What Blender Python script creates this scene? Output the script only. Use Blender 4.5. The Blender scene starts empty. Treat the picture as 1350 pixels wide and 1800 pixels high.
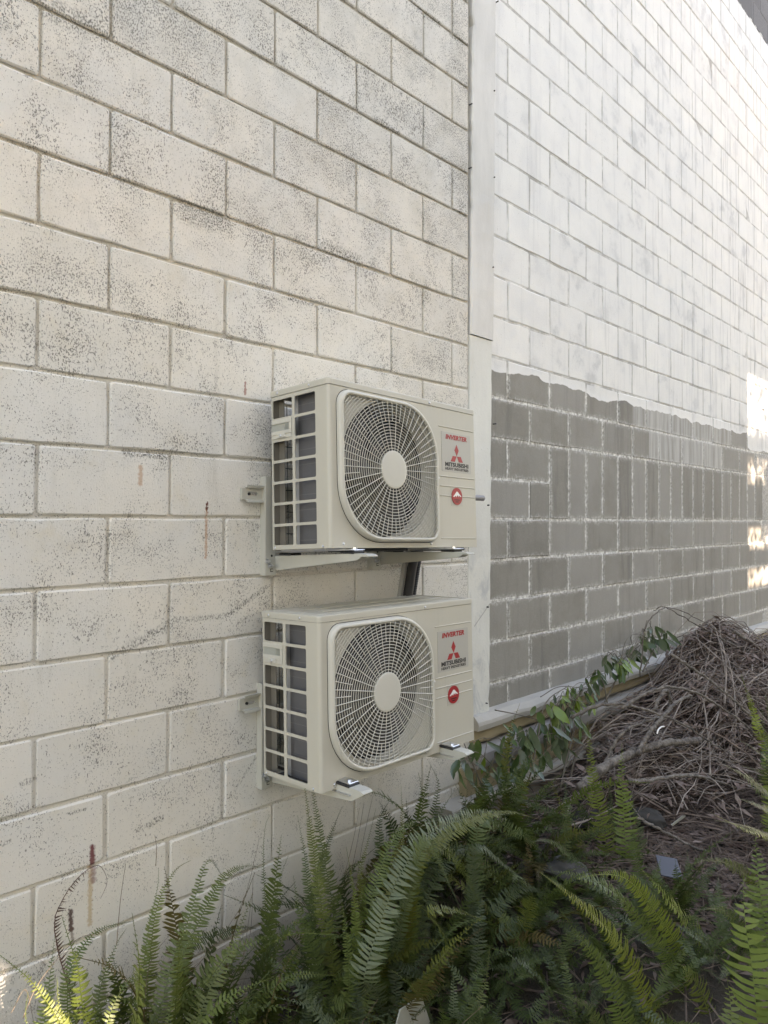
import bpy, math, random
import numpy as np
from mathutils import Vector, Matrix, Euler, noise as mnoise

# ------------------------------------------------------------------ camera, world, sun, exposure
scene = bpy.context.scene
col = scene.collection
F_PX, YAW, PITCH, ROLL, CAM_D, CAM_H = 1278.15, 0.8034, 0.0119, 0.0023, 2.0508, -0.0086
fwd0 = Vector((math.sin(YAW), math.cos(YAW), 0)); right0 = Vector((math.cos(YAW), -math.sin(YAW), 0)); up0 = Vector((0, 0, 1))
FWD = fwd0 * math.cos(PITCH) + up0 * math.sin(PITCH)
upp = up0 * math.cos(PITCH) - fwd0 * math.sin(PITCH)
RIGHT = right0 * math.cos(ROLL) + upp * math.sin(ROLL)
UP = upp * math.cos(ROLL) - right0 * math.sin(ROLL)
CAM = Vector((0, -CAM_D, CAM_H))
cd = bpy.data.cameras.new('camera'); cam = bpy.data.objects.new('camera', cd); col.objects.link(cam)
cd.sensor_fit = 'VERTICAL'; cd.sensor_height = 36.0; cd.lens = F_PX / 1800 * 36
cd.clip_start = 0.05; cd.clip_end = 500
m = Matrix((RIGHT, UP, -FWD)).transposed().to_4x4(); m.translation = CAM
cam.matrix_world = m
scene.camera = cam

SUN_K, SUN_Z = 0.30, 0.42            # per metre out from the wall: metres along it, metres up
sdir = Vector((SUN_K, -1, SUN_Z)).normalized()
elev = math.asin(sdir.z)
world = bpy.data.worlds.new('World'); scene.world = world; world.use_nodes = True
wn = world.node_tree.nodes; wn.clear()
sky = wn.new('ShaderNodeTexSky'); sky.sky_type = 'NISHITA'; sky.sun_disc = False
sky.sun_elevation = elev; sky.sun_rotation = math.atan2(sdir.x, sdir.y)
sky.air_density = 1.0; sky.dust_density = 0.6; sky.ozone_density = 0.6
bg = wn.new('ShaderNodeBackground'); bg.inputs['Strength'].default_value = 0.13
wo = wn.new('ShaderNodeOutputWorld')
world.node_tree.links.new(sky.outputs[0], bg.inputs[0]); world.node_tree.links.new(bg.outputs[0], wo.inputs[0])
sl = bpy.data.lights.new('sun', 'SUN'); sl.energy = 2.0; sl.angle = math.radians(0.53); sl.color = (1, 0.965, 0.91)
so = bpy.data.objects.new('sun', sl); col.objects.link(so)
so.rotation_euler = sdir.to_track_quat('Z', 'Y').to_euler(); so.location = (3, -9, 8)
vs = scene.view_settings
scene.display_settings.display_device = 'sRGB'
vs.view_transform = 'Standard'; vs.look = 'None'; vs.gamma = 1.0; vs.use_curve_mapping = False
scene.cycles.use_denoising = True
vs.exposure = 3.32
vs.use_white_balance = True; vs.white_balance_temperature = 8800; vs.white_balance_tint = 21

# ------------------------------------------------------------------ helpers
def at(px, py, Y):
    """point where the sight line through a photo pixel meets the upright plane y = Y, parallel to the wall"""
    d = RIGHT * ((px - 675) / F_PX) - UP * ((py - 900) / F_PX) + FWD
    return CAM + d * ((Y - CAM.y) / d.y)
def depth(p): return (p - CAM).dot(FWD)
def proj(p):
    q = p - CAM; z = q.dot(FWD)
    if z < 0.05: return None
    return 675 + F_PX * q.dot(RIGHT) / z, 900 - F_PX * q.dot(UP) / z
def smooth01(a, b, x):
    t = min(1, max(0, (x - a) / (b - a))); return t * t * (3 - 2 * t)

class MB:
    def __init__(s): s.v = []; s.f = []
    def add(s, vs_, fs):
        n = len(s.v); s.v += [tuple(p) for p in vs_]; s.f += [tuple(i + n for i in f) for f in fs]
    def box(s, x0, x1, y0, y1, z0, z1, b=0.0):
        if x1 < x0: x0, x1 = x1, x0
        if y1 < y0: y0, y1 = y1, y0
        if z1 < z0: z0, z1 = z1, z0
        if b <= 0:
            s.add([(x, y, z) for x in (x0, x1) for y in (y0, y1) for z in (z0, z1)],
                  [(0, 1, 3, 2), (4, 6, 7, 5), (0, 4, 5, 1), (2, 3, 7, 6), (0, 2, 6, 4), (1, 5, 7, 3)]); return
        bm_v = []; idx = {}
        X = (x0, x1); Y = (y0, y1); Z = (z0, z1)
        for i in (0, 1):
            for j in (0, 1):
                for k in (0, 1):
                    si, sj, sk = (1 - 2 * i), (1 - 2 * j), (1 - 2 * k)
                    for a in range(3):
                        p = [X[i] + si * b, Y[j] + sj * b, Z[k] + sk * b]
                        p[a] = (X[i], Y[j], Z[k])[a]
                        idx[(i, j, k, a)] = len(bm_v); bm_v.append(p)
        fs = []
        for i in (0, 1): fs.append([idx[(i, j, k, 0)] for j, k in ((0, 0), (0, 1), (1, 1), (1, 0))])
        for j in (0, 1): fs.append([idx[(i, j, k, 1)] for i, k in ((0, 0), (1, 0), (1, 1), (0, 1))])
        for k in (0, 1): fs.append([idx[(i, j, k, 2)] for i, j in ((0, 0), (0, 1), (1, 1), (1, 0))])
        for i in (0, 1):
            for j in (0, 1): fs.append([idx[(i, j, 0, 0)], idx[(i, j, 1, 0)], idx[(i, j, 1, 1)], idx[(i, j, 0, 1)]])
            for k in (0, 1): fs.append([idx[(i, 0, k, 0)], idx[(i, 1, k, 0)], idx[(i, 1, k, 2)], idx[(i, 0, k, 2)]])
        for j in (0, 1):
            for k in (0, 1): fs.append([idx[(0, j, k, 1)], idx[(1, j, k, 1)], idx[(1, j, k, 2)], idx[(0, j, k, 2)]])
        for i in (0, 1):
            for j in (0, 1):
                for k in (0, 1): fs.append([idx[(i, j, k, a)] for a in range(3)])
        s.add(bm_v, fs)
    def loops(s, ls, cap0=False, cap1=False, closed=True):
        n = len(ls[0]); vs_ = [p for l in ls for p in l]; fs = []
        for a in range(len(ls) - 1):
            for i in range(n if closed else n - 1):
                j = (i + 1) % n
                fs.append((a * n + i, a * n + j, (a + 1) * n + j, (a + 1) * n + i))
        if cap0: fs.append(tuple(range(n - 1, -1, -1)))
        if cap1: fs.append(tuple((len(ls) - 1) * n + i for i in range(n)))
        s.add(vs_, fs)
    def tube(s, pts, r, n=6, cap=True):
        pts = [Vector(p) for p in pts]; m_ = len(pts)
        rs = r if isinstance(r, (list, tuple)) else [r] * m_
        ls = []; ref = None
        for i, p in enumerate(pts):
            t = (pts[min(i + 1, m_ - 1)] - pts[max(i - 1, 0)])
            if t.length < 1e-9: t = Vector((0, 0, 1))
            t.normalize()
            if ref is None:
                ref = Vector((0, 0, 1)) if abs(t.z) < .9 else Vector((1, 0, 0))
            u = (ref - t * ref.dot(t))
            if u.length < 1e-6: u = t.orthogonal()
            u.normalize(); w = t.cross(u); ref = u
            ls.append([p + (u * math.cos(2 * math.pi * k / n) + w * math.sin(2 * math.pi * k / n)) * rs[i] for k in range(n)])
        s.loops(ls, cap, cap)
    def build(s, name, mat, parent=None, smooth=False, link=True):
        me = bpy.data.meshes.new(name); me.from_pydata(s.v, [], s.f); me.update()
        if mat: me.materials.append(mat)
        fix(me)
        if smooth: me.polygons.foreach_set('use_smooth', [True] * len(me.polygons))
        return obj(name, me, parent)

import bmesh
def fix(me):
    bm = bmesh.new(); bm.from_mesh(me); bmesh.ops.recalc_face_normals(bm, faces=bm.faces); bm.to_mesh(me); bm.free()
def obj(name, me, parent=None, loc=None):
    o = bpy.data.objects.new(name, me); col.objects.link(o)
    if parent: o.parent = parent
    if loc: o.location = loc
    return o
def tag(o, label=None, cat=None, group=None, kind=None):
    if label: o['label'] = label
    if cat: o['category'] = cat
    if group: o['group'] = group
    if kind: o['kind'] = kind
    return o
def thing(name, label, cat, loc=(0, 0, 0), rot=None, group=None):
    o = bpy.data.objects.new(name, None); col.objects.link(o); o.location = loc; o.empty_display_size = .1
    if rot: o.rotation_euler = rot
    return tag(o, label, cat, group)
def copy_tree(o, parent=None):
    c = o.copy(); col.objects.link(c)
    if parent: c.parent = parent
    for ch in list(o.children): copy_tree(ch, c)
    return c

# ------------------------------------------------------------------ node helper
class NT:
    def __init__(s, name):
        s.m = bpy.data.materials.new(name); s.m.use_nodes = True
        s.t = s.m.node_tree; s.t.nodes.clear()
        s.out = s.t.nodes.new('ShaderNodeOutputMaterial')
        s.b = s.t.nodes.new('ShaderNodeBsdfPrincipled'); s.link(s.b.outputs[0], s.out.inputs[0])
    def link(s, a, b): s.t.links.new(a, b)
    def put(s, sock, v):
        if isinstance(v, bpy.types.NodeSocket): s.link(v, sock)
        elif isinstance(v, (tuple, list)) and len(v) == 3 and sock.type == 'RGBA': sock.default_value = (*v, 1)
        else: sock.default_value = v
    def math(s, op, a, b=0.0, c=0.0, clamp=False):
        n = s.t.nodes.new('ShaderNodeMath'); n.operation = op; n.use_clamp = clamp
        for i, x in enumerate((a, b, c)): s.put(n.inputs[i], x)
        return n.outputs[0]
    def vmath(s, op, a, b=(0, 0, 0), out=0):
        n = s.t.nodes.new('ShaderNodeVectorMath'); n.operation = op
        s.put(n.inputs[0], a); s.put(n.inputs[1], b); return n.outputs[out]
    def step(s, x, a, b):
        n = s.t.nodes.new('ShaderNodeMapRange'); n.interpolation_type = 'SMOOTHSTEP'
        s.put(n.inputs[0], x); s.put(n.inputs[1], a); s.put(n.inputs[2], b); return n.outputs[0]
    def mix(s, f, a, b, mode='MIX'):
        n = s.t.nodes.new('ShaderNodeMix'); n.data_type = 'RGBA'; n.blend_type = mode
        s.put(n.inputs[0], f); s.put(n.inputs[6], a); s.put(n.inputs[7], b); return n.outputs[2]
    def noise(s, vec, scale, detail=2.0, rough=.5, dim='3D', distortion=0.0):
        n = s.t.nodes.new('ShaderNodeTexNoise'); n.noise_dimensions = dim
        if vec is not None: s.put(n.inputs['Vector'], vec)
        n.inputs['Scale'].default_value = scale; n.inputs['Detail'].default_value = detail
        n.inputs['Roughness'].default_value = rough; n.inputs['Distortion'].default_value = distortion
        return n.outputs[0]
    def pos(s): return s.t.nodes.new('ShaderNodeNewGeometry').outputs['Position']
    def xyz(s, v):
        n = s.t.nodes.new('ShaderNodeSeparateXYZ'); s.put(n.inputs[0], v); return n.outputs
    def objc(s): return s.t.nodes.new('ShaderNodeTexCoord').outputs['Object']
    def info(s, o): return s.t.nodes.new('ShaderNodeObjectInfo').outputs[o]
    def bump(s, h, strength=.5, dist=.002):
        n = s.t.nodes.new('ShaderNodeBump'); n.inputs['Strength'].default_value = strength; n.inputs['Distance'].default_value = dist
        s.put(n.inputs['Height'], h); s.link(n.outputs[0], s.b.inputs['Normal']); return n
    def set(s, color=None, rough=None, **kw):
        if color is not None: s.put(s.b.inputs['Base Color'], color)
        if rough is not None: s.put(s.b.inputs['Roughness'], rough)
        for k, v in kw.items(): s.put(s.b.inputs[k.replace('_', ' ')], v)
        return s.m
    def segment(s, P2, a, b, w, wob=None):
        """mask of a soft stroke from a to b on the wall plane"""
        a = Vector((a[0], 0, a[1])); b = Vector((b[0], 0, b[1])); d = b - a; L2 = max(d.length_squared, 1e-8)
        q = s.vmath('SUBTRACT', P2, tuple(a))
        t = s.math('DIVIDE', s.vmath('DOT_PRODUCT', q, tuple(d), 1), L2, clamp=True)
        n = s.t.nodes.new('ShaderNodeVectorMath'); n.operation = 'SCALE'
        n.inputs[0].default_value = tuple(d); s.put(n.inputs['Scale'], t)
        dist = s.vmath('LENGTH', s.vmath('SUBTRACT', q, n.outputs[0]), out=1)
        if wob is not None: dist = s.math('ADD', dist, wob)
        return s.math('SUBTRACT', 1.0, s.step(dist, w * .25, w)), t

def plain(name, color, rough=.5, var=.08, scale=8.0, bump=0.0, bscale=200.0, metallic=0.0, **kw):
    g = NT(name); P = g.objc()
    n = g.noise(P, scale, 4, .6)
    c2 = tuple(x * (1 - var) for x in color); c1 = tuple(min(1, x * (1 + var)) for x in color)
    g.set(g.mix(n, c2, c1), rough, Metallic=metallic, **kw)
    if bump: g.bump(g.noise(P, bscale, 3), bump, .001)
    return g.m

# ------------------------------------------------------------------ wall materials (all in metres on the wall itself)
def flat_pos(g):
    P = g.pos(); x = g.xyz(P)
    c = g.t.nodes.new('ShaderNodeCombineXYZ'); g.link(x[0], c.inputs[0]); g.link(x[2], c.inputs[2])
    return P, x, c.outputs[0]

def mat_cream(mortar=False):
    g = NT('old_cream_masonry_mortar' if mortar else 'old_cream_masonry_paint')
    P, x, Q = flat_pos(g)
    big = g.noise(P, 2.3, 4, .6); mid = g.noise(P, 7.0, 4, .65)
    st = g.vmath('MULTIPLY', P, (14.0, 14.0, 1.6)); streak = g.noise(st, 1.0, 3, .6)
    base = g.mix(g.step(big, .38, .66), (.705, .668, .598), (.685, .667, .622))
    base = g.mix(g.math('MULTIPLY', g.step(mid, .55, .75), .45), base, (.70, .62, .47))
    high = g.step(x[2], -.6, 2.3)
    grey = g.math('MULTIPLY', g.step(mid, .35, .7), g.math('MULTIPLY_ADD', high, .42, .12))
    base = g.mix(grey, base, (.50, .49, .455))
    base = g.mix(g.math('MULTIPLY', g.step(streak, .58, .74), .22), base, (.42, .39, .33))
    rnd = g.info('Random')
    base = g.mix(g.math('MULTIPLY', rnd, .16), base, (.52, .50, .46))
    # worn pits that show the bare block, in drifts
    sq = g.vmath('MULTIPLY', P, (1.0, 1.0, .62))
    fine = g.noise(sq, 235.0, 2.5, .62); fine2 = g.noise(sq, 470.0, 2, .6)
    drift = g.math('ADD', g.noise(P, 5.5, 5, .72), g.math('MULTIPLY', g.math('SUBTRACT', rnd, .5), .07))
    drift = g.math('ADD', drift, g.math('MULTIPLY', high, .05))
    thr = g.math('SUBTRACT', g.math('SUBTRACT', .700, g.math('MULTIPLY', g.step(x[2], -.9, .7), .022)), g.math('MULTIPLY', g.step(drift, .38, .70), .135))
    pit = g.step(g.math('MULTIPLY_ADD', fine2, .25, g.math('MULTIPLY', fine, .82)), thr, g.math('ADD', thr, .03))
    base = g.mix(g.math('MULTIPLY', pit, .85), base, (.15, .142, .127))
    # soot that gathers in the worst drifts
    soot = g.math('MULTIPLY', g.step(g.noise(P, 3.1, 6, .75), .60, .78), g.step(fine, .47, .58))
    base = g.mix(g.math('MULTIPLY', soot, .55), base, (.17, .165, .15))
    smudge = g.math('MULTIPLY', g.step(g.noise(g.vmath('MULTIPLY', P, (1.5, 1.5, 1.0)), 4.2, 6, .78), .54, .74), g.math('MULTIPLY_ADD', high, .26, .12))
    base = g.mix(smudge, base, (.27, .265, .245))
    wob = g.math('MULTIPLY', g.math('SUBTRACT', g.noise(P, 120.0, 3), .5), .016)
    marks = [  # stains and scuffs with a shape of their own
        ((.927, -.944), (.927, -.99), .011, (.16, .035, .04), .95), ((.922, -1.0), (.921, -1.16), .010, (.48, .34, .17), .65),
        ((.930, -.98), (.930, -1.04), .012, (.22, .09, .08), .6),
        ((.866, -1.10), (.868, -1.155), .009, (.09, .05, .04), .95), ((.870, -1.15), (.872, -1.20), .007, (.12, .07, .05), .6),
        ((1.068, .152), (1.067, .10), .010, (.45, .24, .12), .6), ((1.299, .047), (1.298, .02), .006, (.10, .02, .01), 1.0),
        ((1.298, .02), (1.296, -.13), .007, (.45, .22, .10), .6), ((1.447, .46), (1.447, .42), .006, (.25, .07, .05), .7),
            ]
    scuffs = [((1.062, -.938), (1.146, -.925), .013, .75), ((.858, -.829), (.906, -.830), .006, .8), ((.979, -.409), (1.165, -.333), .020, .75), ((1.181, -.322), (1.380, -.325), .014, .6), ((1.380, -.321), (1.530, -.246), .013, .7),
        ((.681, -.860), (.703, -.856), .008, .8), ((.736, -.714), (.766, -.710), .012, .7), ((1.394, -.926), (1.497, -.818), .008, .5), ((1.324, -.944), (1.327, -1.052), .006, .6),
        ((1.20, .998), (1.372, .995), .018, 1.0), ((1.22, .965), (1.36, .975), .05, .8), ((.729, 1.193), (.751, 1.195), .007, 1.0), ((.725, .792), (.747, .793), .007, 1.0), ((1.02, .192), (1.148, .190), .016, 1.0),
        ((1.754, 1.798), (1.92, 1.798), .014, 1.0), ((2.557, 2.19), (2.69, 2.199), .018, 1.0), ((2.33, 2.19), (2.472, 2.198), .022, .9), ((1.633, .79), (1.759, .79), .014, .9), ((1.814, 1.02), (1.978, 1.012), .035, .85),
        ((2.081, 1.609), (2.206, 1.605), .022, .9), ((2.60, 2.06), (2.66, 2.05), .09, .5), ((2.58, 1.64), (2.66, 1.62), .07, .45), ((.78, 1.40), (.95, 1.42), .05, .7), ((2.62, 1.40), (2.68, 1.395), .014, .9)]
    for a, b, w, c, k in marks:
        mk, t = g.segment(Q, a, b, w, wob)
        base = g.mix(g.math('MULTIPLY', mk, k), base, c)
    grain = g.step(fine, .42, .60)
    for a, b, w, k in scuffs:
        mk, t = g.segment(Q, a, b, w, wob)
        base = g.mix(g.math('MULTIPLY', g.math('MULTIPLY', mk, k), grain), base, (.12, .115, .10))
    splash = g.math('MULTIPLY', g.math('SUBTRACT', 1.0, g.step(g.math('ADD', x[2], g.math('MULTIPLY', big, .35)), -1.45, -1.02)), .55)
    base = g.mix(splash, base, (.34, .26, .19))
    if mortar:
        dirt = g.step(g.noise(P, 6.0, 5, .7), .42, .68)
        base = g.mix(g.math('MULTIPLY', dirt, g.math('MULTIPLY_ADD', high, .60, .16)), base, (.13, .12, .095))
        base = g.mix(g.math('MULTIPLY_ADD', high, .42, .10), base, (.40, .345, .255))
    g.set(base, .82)
    h = g.math('SUBTRACT', g.math('MULTIPLY', fine, .9), g.math('MULTIPLY', pit, .55))
    g.bump(h, .55, .0035)
    return g.m

def mat_white(kind, hw=.195, hh=.095):
    """far wall: thin white paint above a ragged line, bare grey block with white bloom below"""
    g = NT('white_paint_over_grey_' + kind)
    P, x, Q = flat_pos(g)
    rnd = g.info('Random')
    st = g.vmath('MULTIPLY', P, (22.0, 22.0, 1.3)); streak = g.noise(st, 1.0, 4, .65)
    mid = g.noise(P, 5.0, 5, .65); fine = g.noise(P, 150.0, 3, .6)
    far = g.step(x[0], 3.4, 6.6)
    white = g.mix(g.step(mid, .35, .7), (.79, .785, .755), (.72, .72, .705))
    white = g.mix(g.math('MULTIPLY', g.step(streak, .52, .72), g.math('MULTIPLY_ADD', far, .38, .22)), white, (.36, .37, .38))
    white = g.mix(g.math('MULTIPLY', g.math('MULTIPLY', g.step(mid, .52, .68), g.step(rnd, .35, .85)), .55), white, (.42, .43, .43))
    white = g.mix(g.math('MULTIPLY', rnd, .22), white, (.55, .56, .565))
    pit = g.step(fine, g.math('SUBTRACT', .665, g.math('MULTIPLY', g.step(g.noise(P, 4.0, 4, .7), .5, .75), .09)), .76)
    white = g.mix(g.math('MULTIPLY', pit, .7), white, (.20, .20, .19))
    streak2 = g.noise(g.vmath('MULTIPLY', P, (13.0, 13.0, 1.1)), 1.0, 5, .7)
    bare = g.mix(g.noise(P, 130.0, 3, .7), (.222, .211, .185), (.305, .293, .262))
    bare = g.mix(g.math('MULTIPLY', g.step(streak2, .50, .68), .5), bare, (.135, .127, .118))
    bare = g.mix(g.math('MULTIPLY', g.step(streak2, .44, .28), .3), bare, (.29, .28, .26))
    bare = g.mix(g.math('MULTIPLY', g.step(g.noise(P, 3.2, 5, .7), .40, .68), .5), bare, (.185, .172, .145))
    bare = g.mix(g.math('MULTIPLY', g.step(rnd, .35, 1.0), .40), bare, (.33, .32, .30))
    bare = g.mix(g.math('MULTIPLY', g.step(rnd, .4, .0), .28), bare, (.15, .142, .125))
    bare = g.mix(g.math('MULTIPLY', g.step(g.noise(P, 420.0, 1), .66, .72), .5), bare, (.45, .44, .42))
    if kind != 'mortar':
        o = g.xyz(g.objc())
        ex = g.math('SUBTRACT', hw, g.math('ABSOLUTE', o[0])); ez = g.math('SUBTRACT', hh, g.math('ABSOLUTE', o[2]))
        e = g.math('MINIMUM', ex, ez)
        wb = g.math('MULTIPLY', g.math('SUBTRACT', g.noise(P, 19.0, 6, .8), .39), .12)
        bloom = g.math('SUBTRACT', 1.0, g.step(e, -.002, g.math('MAXIMUM', g.math('ADD', .011, wb), .004)))
        bloom = g.math('MULTIPLY', bloom, g.math('MULTIPLY_ADD', g.step(g.noise(P, 60.0, 5, .8), .36, .66), .80, .0))
        bare = g.mix(bloom, bare, (.62, .61, .585))
    else:
        bare = g.mix(g.step(g.noise(P, 30.0, 6, .75), .38, .62), (.30, .29, .26), (.74, .73, .70))
        white = g.mix(g.math('MULTIPLY', g.step(g.noise(P, 7.0, 5, .7), .32, .62), .75), white, (.27, .26, .235))
    # thin whitewash that reaches further down on some blocks
    inu = lambda a, b: g.math('MULTIPLY', g.step(x[0], a - .01, a + .01), g.math('SUBTRACT', 1.0, g.step(x[0], b - .01, b + .01)))
    wash = g.math('MAXIMUM', g.math('MULTIPLY', inu(4.70, 6.06), inz(g, x[2], .41, .61)), g.math('MULTIPLY', inu(4.46, 6.24), inz(g, x[2], .6, .82)))
    wash = g.math('MULTIPLY', wash, g.math('MULTIPLY_ADD', g.step(streak, .36, .66), .40, .12))
    bare = g.mix(wash, bare, (.64, .64, .625))
    # ragged paint edge
    e1 = g.noise(g.vmath('MULTIPLY', P, (2.6, 0, 0)), 1.0, 3.0, .5); e2 = g.noise(P, 15.0, 4, .55)
    zb = g.math('ADD', .736, g.math('ADD', g.math('MULTIPLY', g.math('SUBTRACT', e1, .5), .17), g.math('MULTIPLY', g.math('SUBTRACT', e2, .5), .020)))
    zb = g.math('ADD', zb, g.math('MULTIPLY', g.math('SUBTRACT', rnd, .5), .016))
    zb = g.math('SUBTRACT', zb, g.math('MULTIPLY', g.step(x[0], 6.655, 6.675), .135))
    lower = g.math('SUBTRACT', 1.0, g.step(x[2], g.math('SUBTRACT', zb, .002), g.math('ADD', zb, .002)))
    zt = g.math('ADD', 4.40, g.math('MULTIPLY', g.math('SUBTRACT', e2, .5), .08))
    upper = g.step(x[2], g.math('SUBTRACT', zt, .004), g.math('ADD', zt, .004))
    bare = g.mix(g.math('MULTIPLY', upper, .85), bare, (.075, .075, .082))
    isbare = g.math('MAXIMUM', lower, upper)
    # brighter run of fresh paint just above the edge
    near = g.math('SUBTRACT', 1.0, g.step(x[2], zb, g.math('ADD', zb, .05)))
    white = g.mix(g.math('MULTIPLY', near, .6), white, (.78, .78, .77))
    base = g.mix(isbare, white, bare)
    g.set(base, .85)
    h = g.math('ADD', g.math('MULTIPLY', fine, .7), g.math('MULTIPLY', g.math('SUBTRACT', 1.0, isbare), .35))
    g.bump(h, .45, .003)
    return g.m
def inz(g, z, a, b):
    return g.math('MULTIPLY', g.step(z, a - .006, a + .006), g.math('SUBTRACT', 1.0, g.step(z, b - .006, b + .006)))

def mat_pilaster():
    g = NT('trowelled_pilaster_render'); P, x, Q = flat_pos(g)
    n = g.noise(g.vmath('MULTIPLY', P, (5, 5, 1.6)), 1.0, 5, .65); f = g.noise(P, 90, 4, .65)
    c = g.mix(g.step(n, .35, .68), (.67, .66, .63), (.575, .57, .545))
    low = g.math('SUBTRACT', 1.0, g.step(x[2], .855, .865))
    clean = g.mix(g.step(n, .3, .7), (.70, .70, .655), (.62, .62, .58))
    smear = g.noise(g.vmath('MULTIPLY', P, (9, 9, 4)), 1.0, 6, .7, distortion=1.2)
    clean = g.mix(g.math('MULTIPLY', g.step(smear, .50, .66), g.math('MULTIPLY', g.math('SUBTRACT', 1.0, g.step(x[2], -.35, -.05)), .75)), clean, (.42, .44, .455))
    c = g.mix(low, c, clean)
    c = g.mix(g.math('MULTIPLY', g.step(n, .62, .74), .35), c, (.60, .57, .45))
    c = g.mix(g.math('MULTIPLY', g.step(f, .66, .74), .6), c, (.20, .20, .19))
    mk, t = g.segment(Q, (2.74, -.50), (2.90, -.375), .004); c = g.mix(g.math('MULTIPLY', mk, .6), c, (.2, .2, .2))
    g.set(c, .75); g.bump(g.math('ADD', n, g.math('MULTIPLY', f, .5)), .4, .004)
    return g.m

M_CREAM, M_CREAM_MORTAR = mat_cream(), mat_cream(True)
M_WHITE, M_WHITE_TALL, M_WHITE_MORTAR = mat_white('block'), mat_white('upright', .095, .195), mat_white('mortar')
M_PIL = mat_pilaster()

# ------------------------------------------------------------------ block walls
UL, UR, DR = 0.7667, 3.0574, 0.036      # first perp joint left and right of the pilaster; set-back of the far wall
GROUND = -1.66
def block_mesh(name, w, h, seed, mat, d=.07):
    rs = random.Random(seed); e = .004
    nx = 4 if w > .3 else 2; nz = 4 if h > .3 else 2
    if w < .12: nx = 1
    hx, hz = w / 2, h / 2
    out = []
    c = .006
    for i in range(nx): out.append((-hx + c + (w - 2 * c) * i / nx, -hz))
    out.append((hx - c, -hz))
    for i in range(nz): out.append((hx, -hz + c + (h - 2 * c) * i / nz))
    out.append((hx, hz - c))
    for i in range(nx): out.append((hx - c - (w - 2 * c) * i / nx, hz))
    out.append((-hx + c, hz))
    for i in range(nz): out.append((-hx, hz - c - (h - 2 * c) * i / nz))
    out.append((-hx, -hz + c))
    j = [(a + rs.uniform(-1, 1) * .0016, b + rs.uniform(-1, 1) * .0016) for a, b in out]
    k = []
    for (a, b) in j:
        ee = e + rs.uniform(-.0012, .0022)
        k.append((a * (1 - ee / hx), b * (1 - ee / hz)))
    m_ = MB(); m_.loops([[(a, d, b) for a, b in j], [(a, .0035, b) for a, b in j], [(a, 0, b) for a, b in k]], cap1=True)
    me = bpy.data.meshes.new(name); me.from_pydata(m_.v, [], m_.f); me.update(); me.materials.append(mat); fix(me)
    return me
_bm_cache = {}
def get_block(w, h, mat, rs):
    key = (round(w, 3), round(h, 3), mat.name, rs.randrange(7))
    if key not in _bm_cache: _bm_cache[key] = block_mesh('block', w, h, hash(key[:2]) + key[3] * 17, mat)
    return _bm_cache[key]
def in_frame(x0, x1, z0, z1, y):
    ps = [proj(Vector((x, y, z))) for x in (x0, x1) for z in (z0, z1)]
    if any(p is None for p in ps): return False, 0
    xs = [p[0] for p in ps]; ys = [p[1] for p in ps]
    if max(xs) < 0 or min(xs) > 1350 or max(ys) < 0 or min(ys) > 1800: return False, 0
    return True, (max(xs) - min(xs)) * abs((ps[1][1] - ps[0][1] + ps[3][1] - ps[2][1]) / 2)
def lay(root, cells, y, seed, joint=.0095):
    rs = random.Random(seed); vis = []; rest = MB(); rmat = None
    for (x0, x1, z0, z1, mat) in cells:
        ok, area = in_frame(x0, x1, z0, z1, y)
        vis.append((area if ok else -1, x0, x1, z0, z1, mat))
    vis.sort(key=lambda t: -t[0])
    for i, (area, x0, x1, z0, z1, mat) in enumerate(vis):
        cx, cz = (x0 + x1) / 2, (z0 + z1) / 2
        dy = rs.uniform(-.0018, .0018); dz = rs.uniform(-.0012, .0012); dx = rs.uniform(-.0014, .0014)
        w, h = x1 - x0 - joint, z1 - z0 - joint
        if area >= 0 and i < 298:
            o = obj('block', get_block(w, h, mat, rs), root, (cx + dx, y + dy, cz + dz))
            o.rotation_euler = (rs.uniform(-.003, .003), rs.uniform(-.003, .003), rs.uniform(-.003, .003))
        else:
            rest.box(cx - w / 2, cx + w / 2, y, y + .07, cz - h / 2, cz + h / 2, .003); rmat = rmat or mat
    if rest.v:
        o = rest.build('outlying_blocks', rmat, root); o['kind'] = 'stuff'

left_wall = thing('block_wall', 'cream painted block wall, speckled with worn dark pits, that carries the two air conditioners', 'wall', (0.9, 0.05, GROUND))
left_wall.location = (0, 0, 0)
cells = []
PIL0, PIL1 = 2.69, 2.887
for k in range(-9, 15):                       # row from z = .2k (bottom) to .2(k+1)
    par = k % 2
    n = -9
    edges = []
    u = UL + .2 * (par + 2 * (-5))
    while u < PIL0 - .03: edges.append(u); u += .4
    edges.append(PIL0)
    for a, b in zip(edges[:-1], edges[1:]): cells.append((a, b, .2 * k, .2 * (k + 1), M_CREAM))
lay(left_wall, cells, 0.0, 5)
b_ = MB(); b_.box(-1.6, PIL0 + .004, .0075, .15, -1.85, 3.02); b_.build('mortar', M_CREAM_MORTAR, left_wall)

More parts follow.
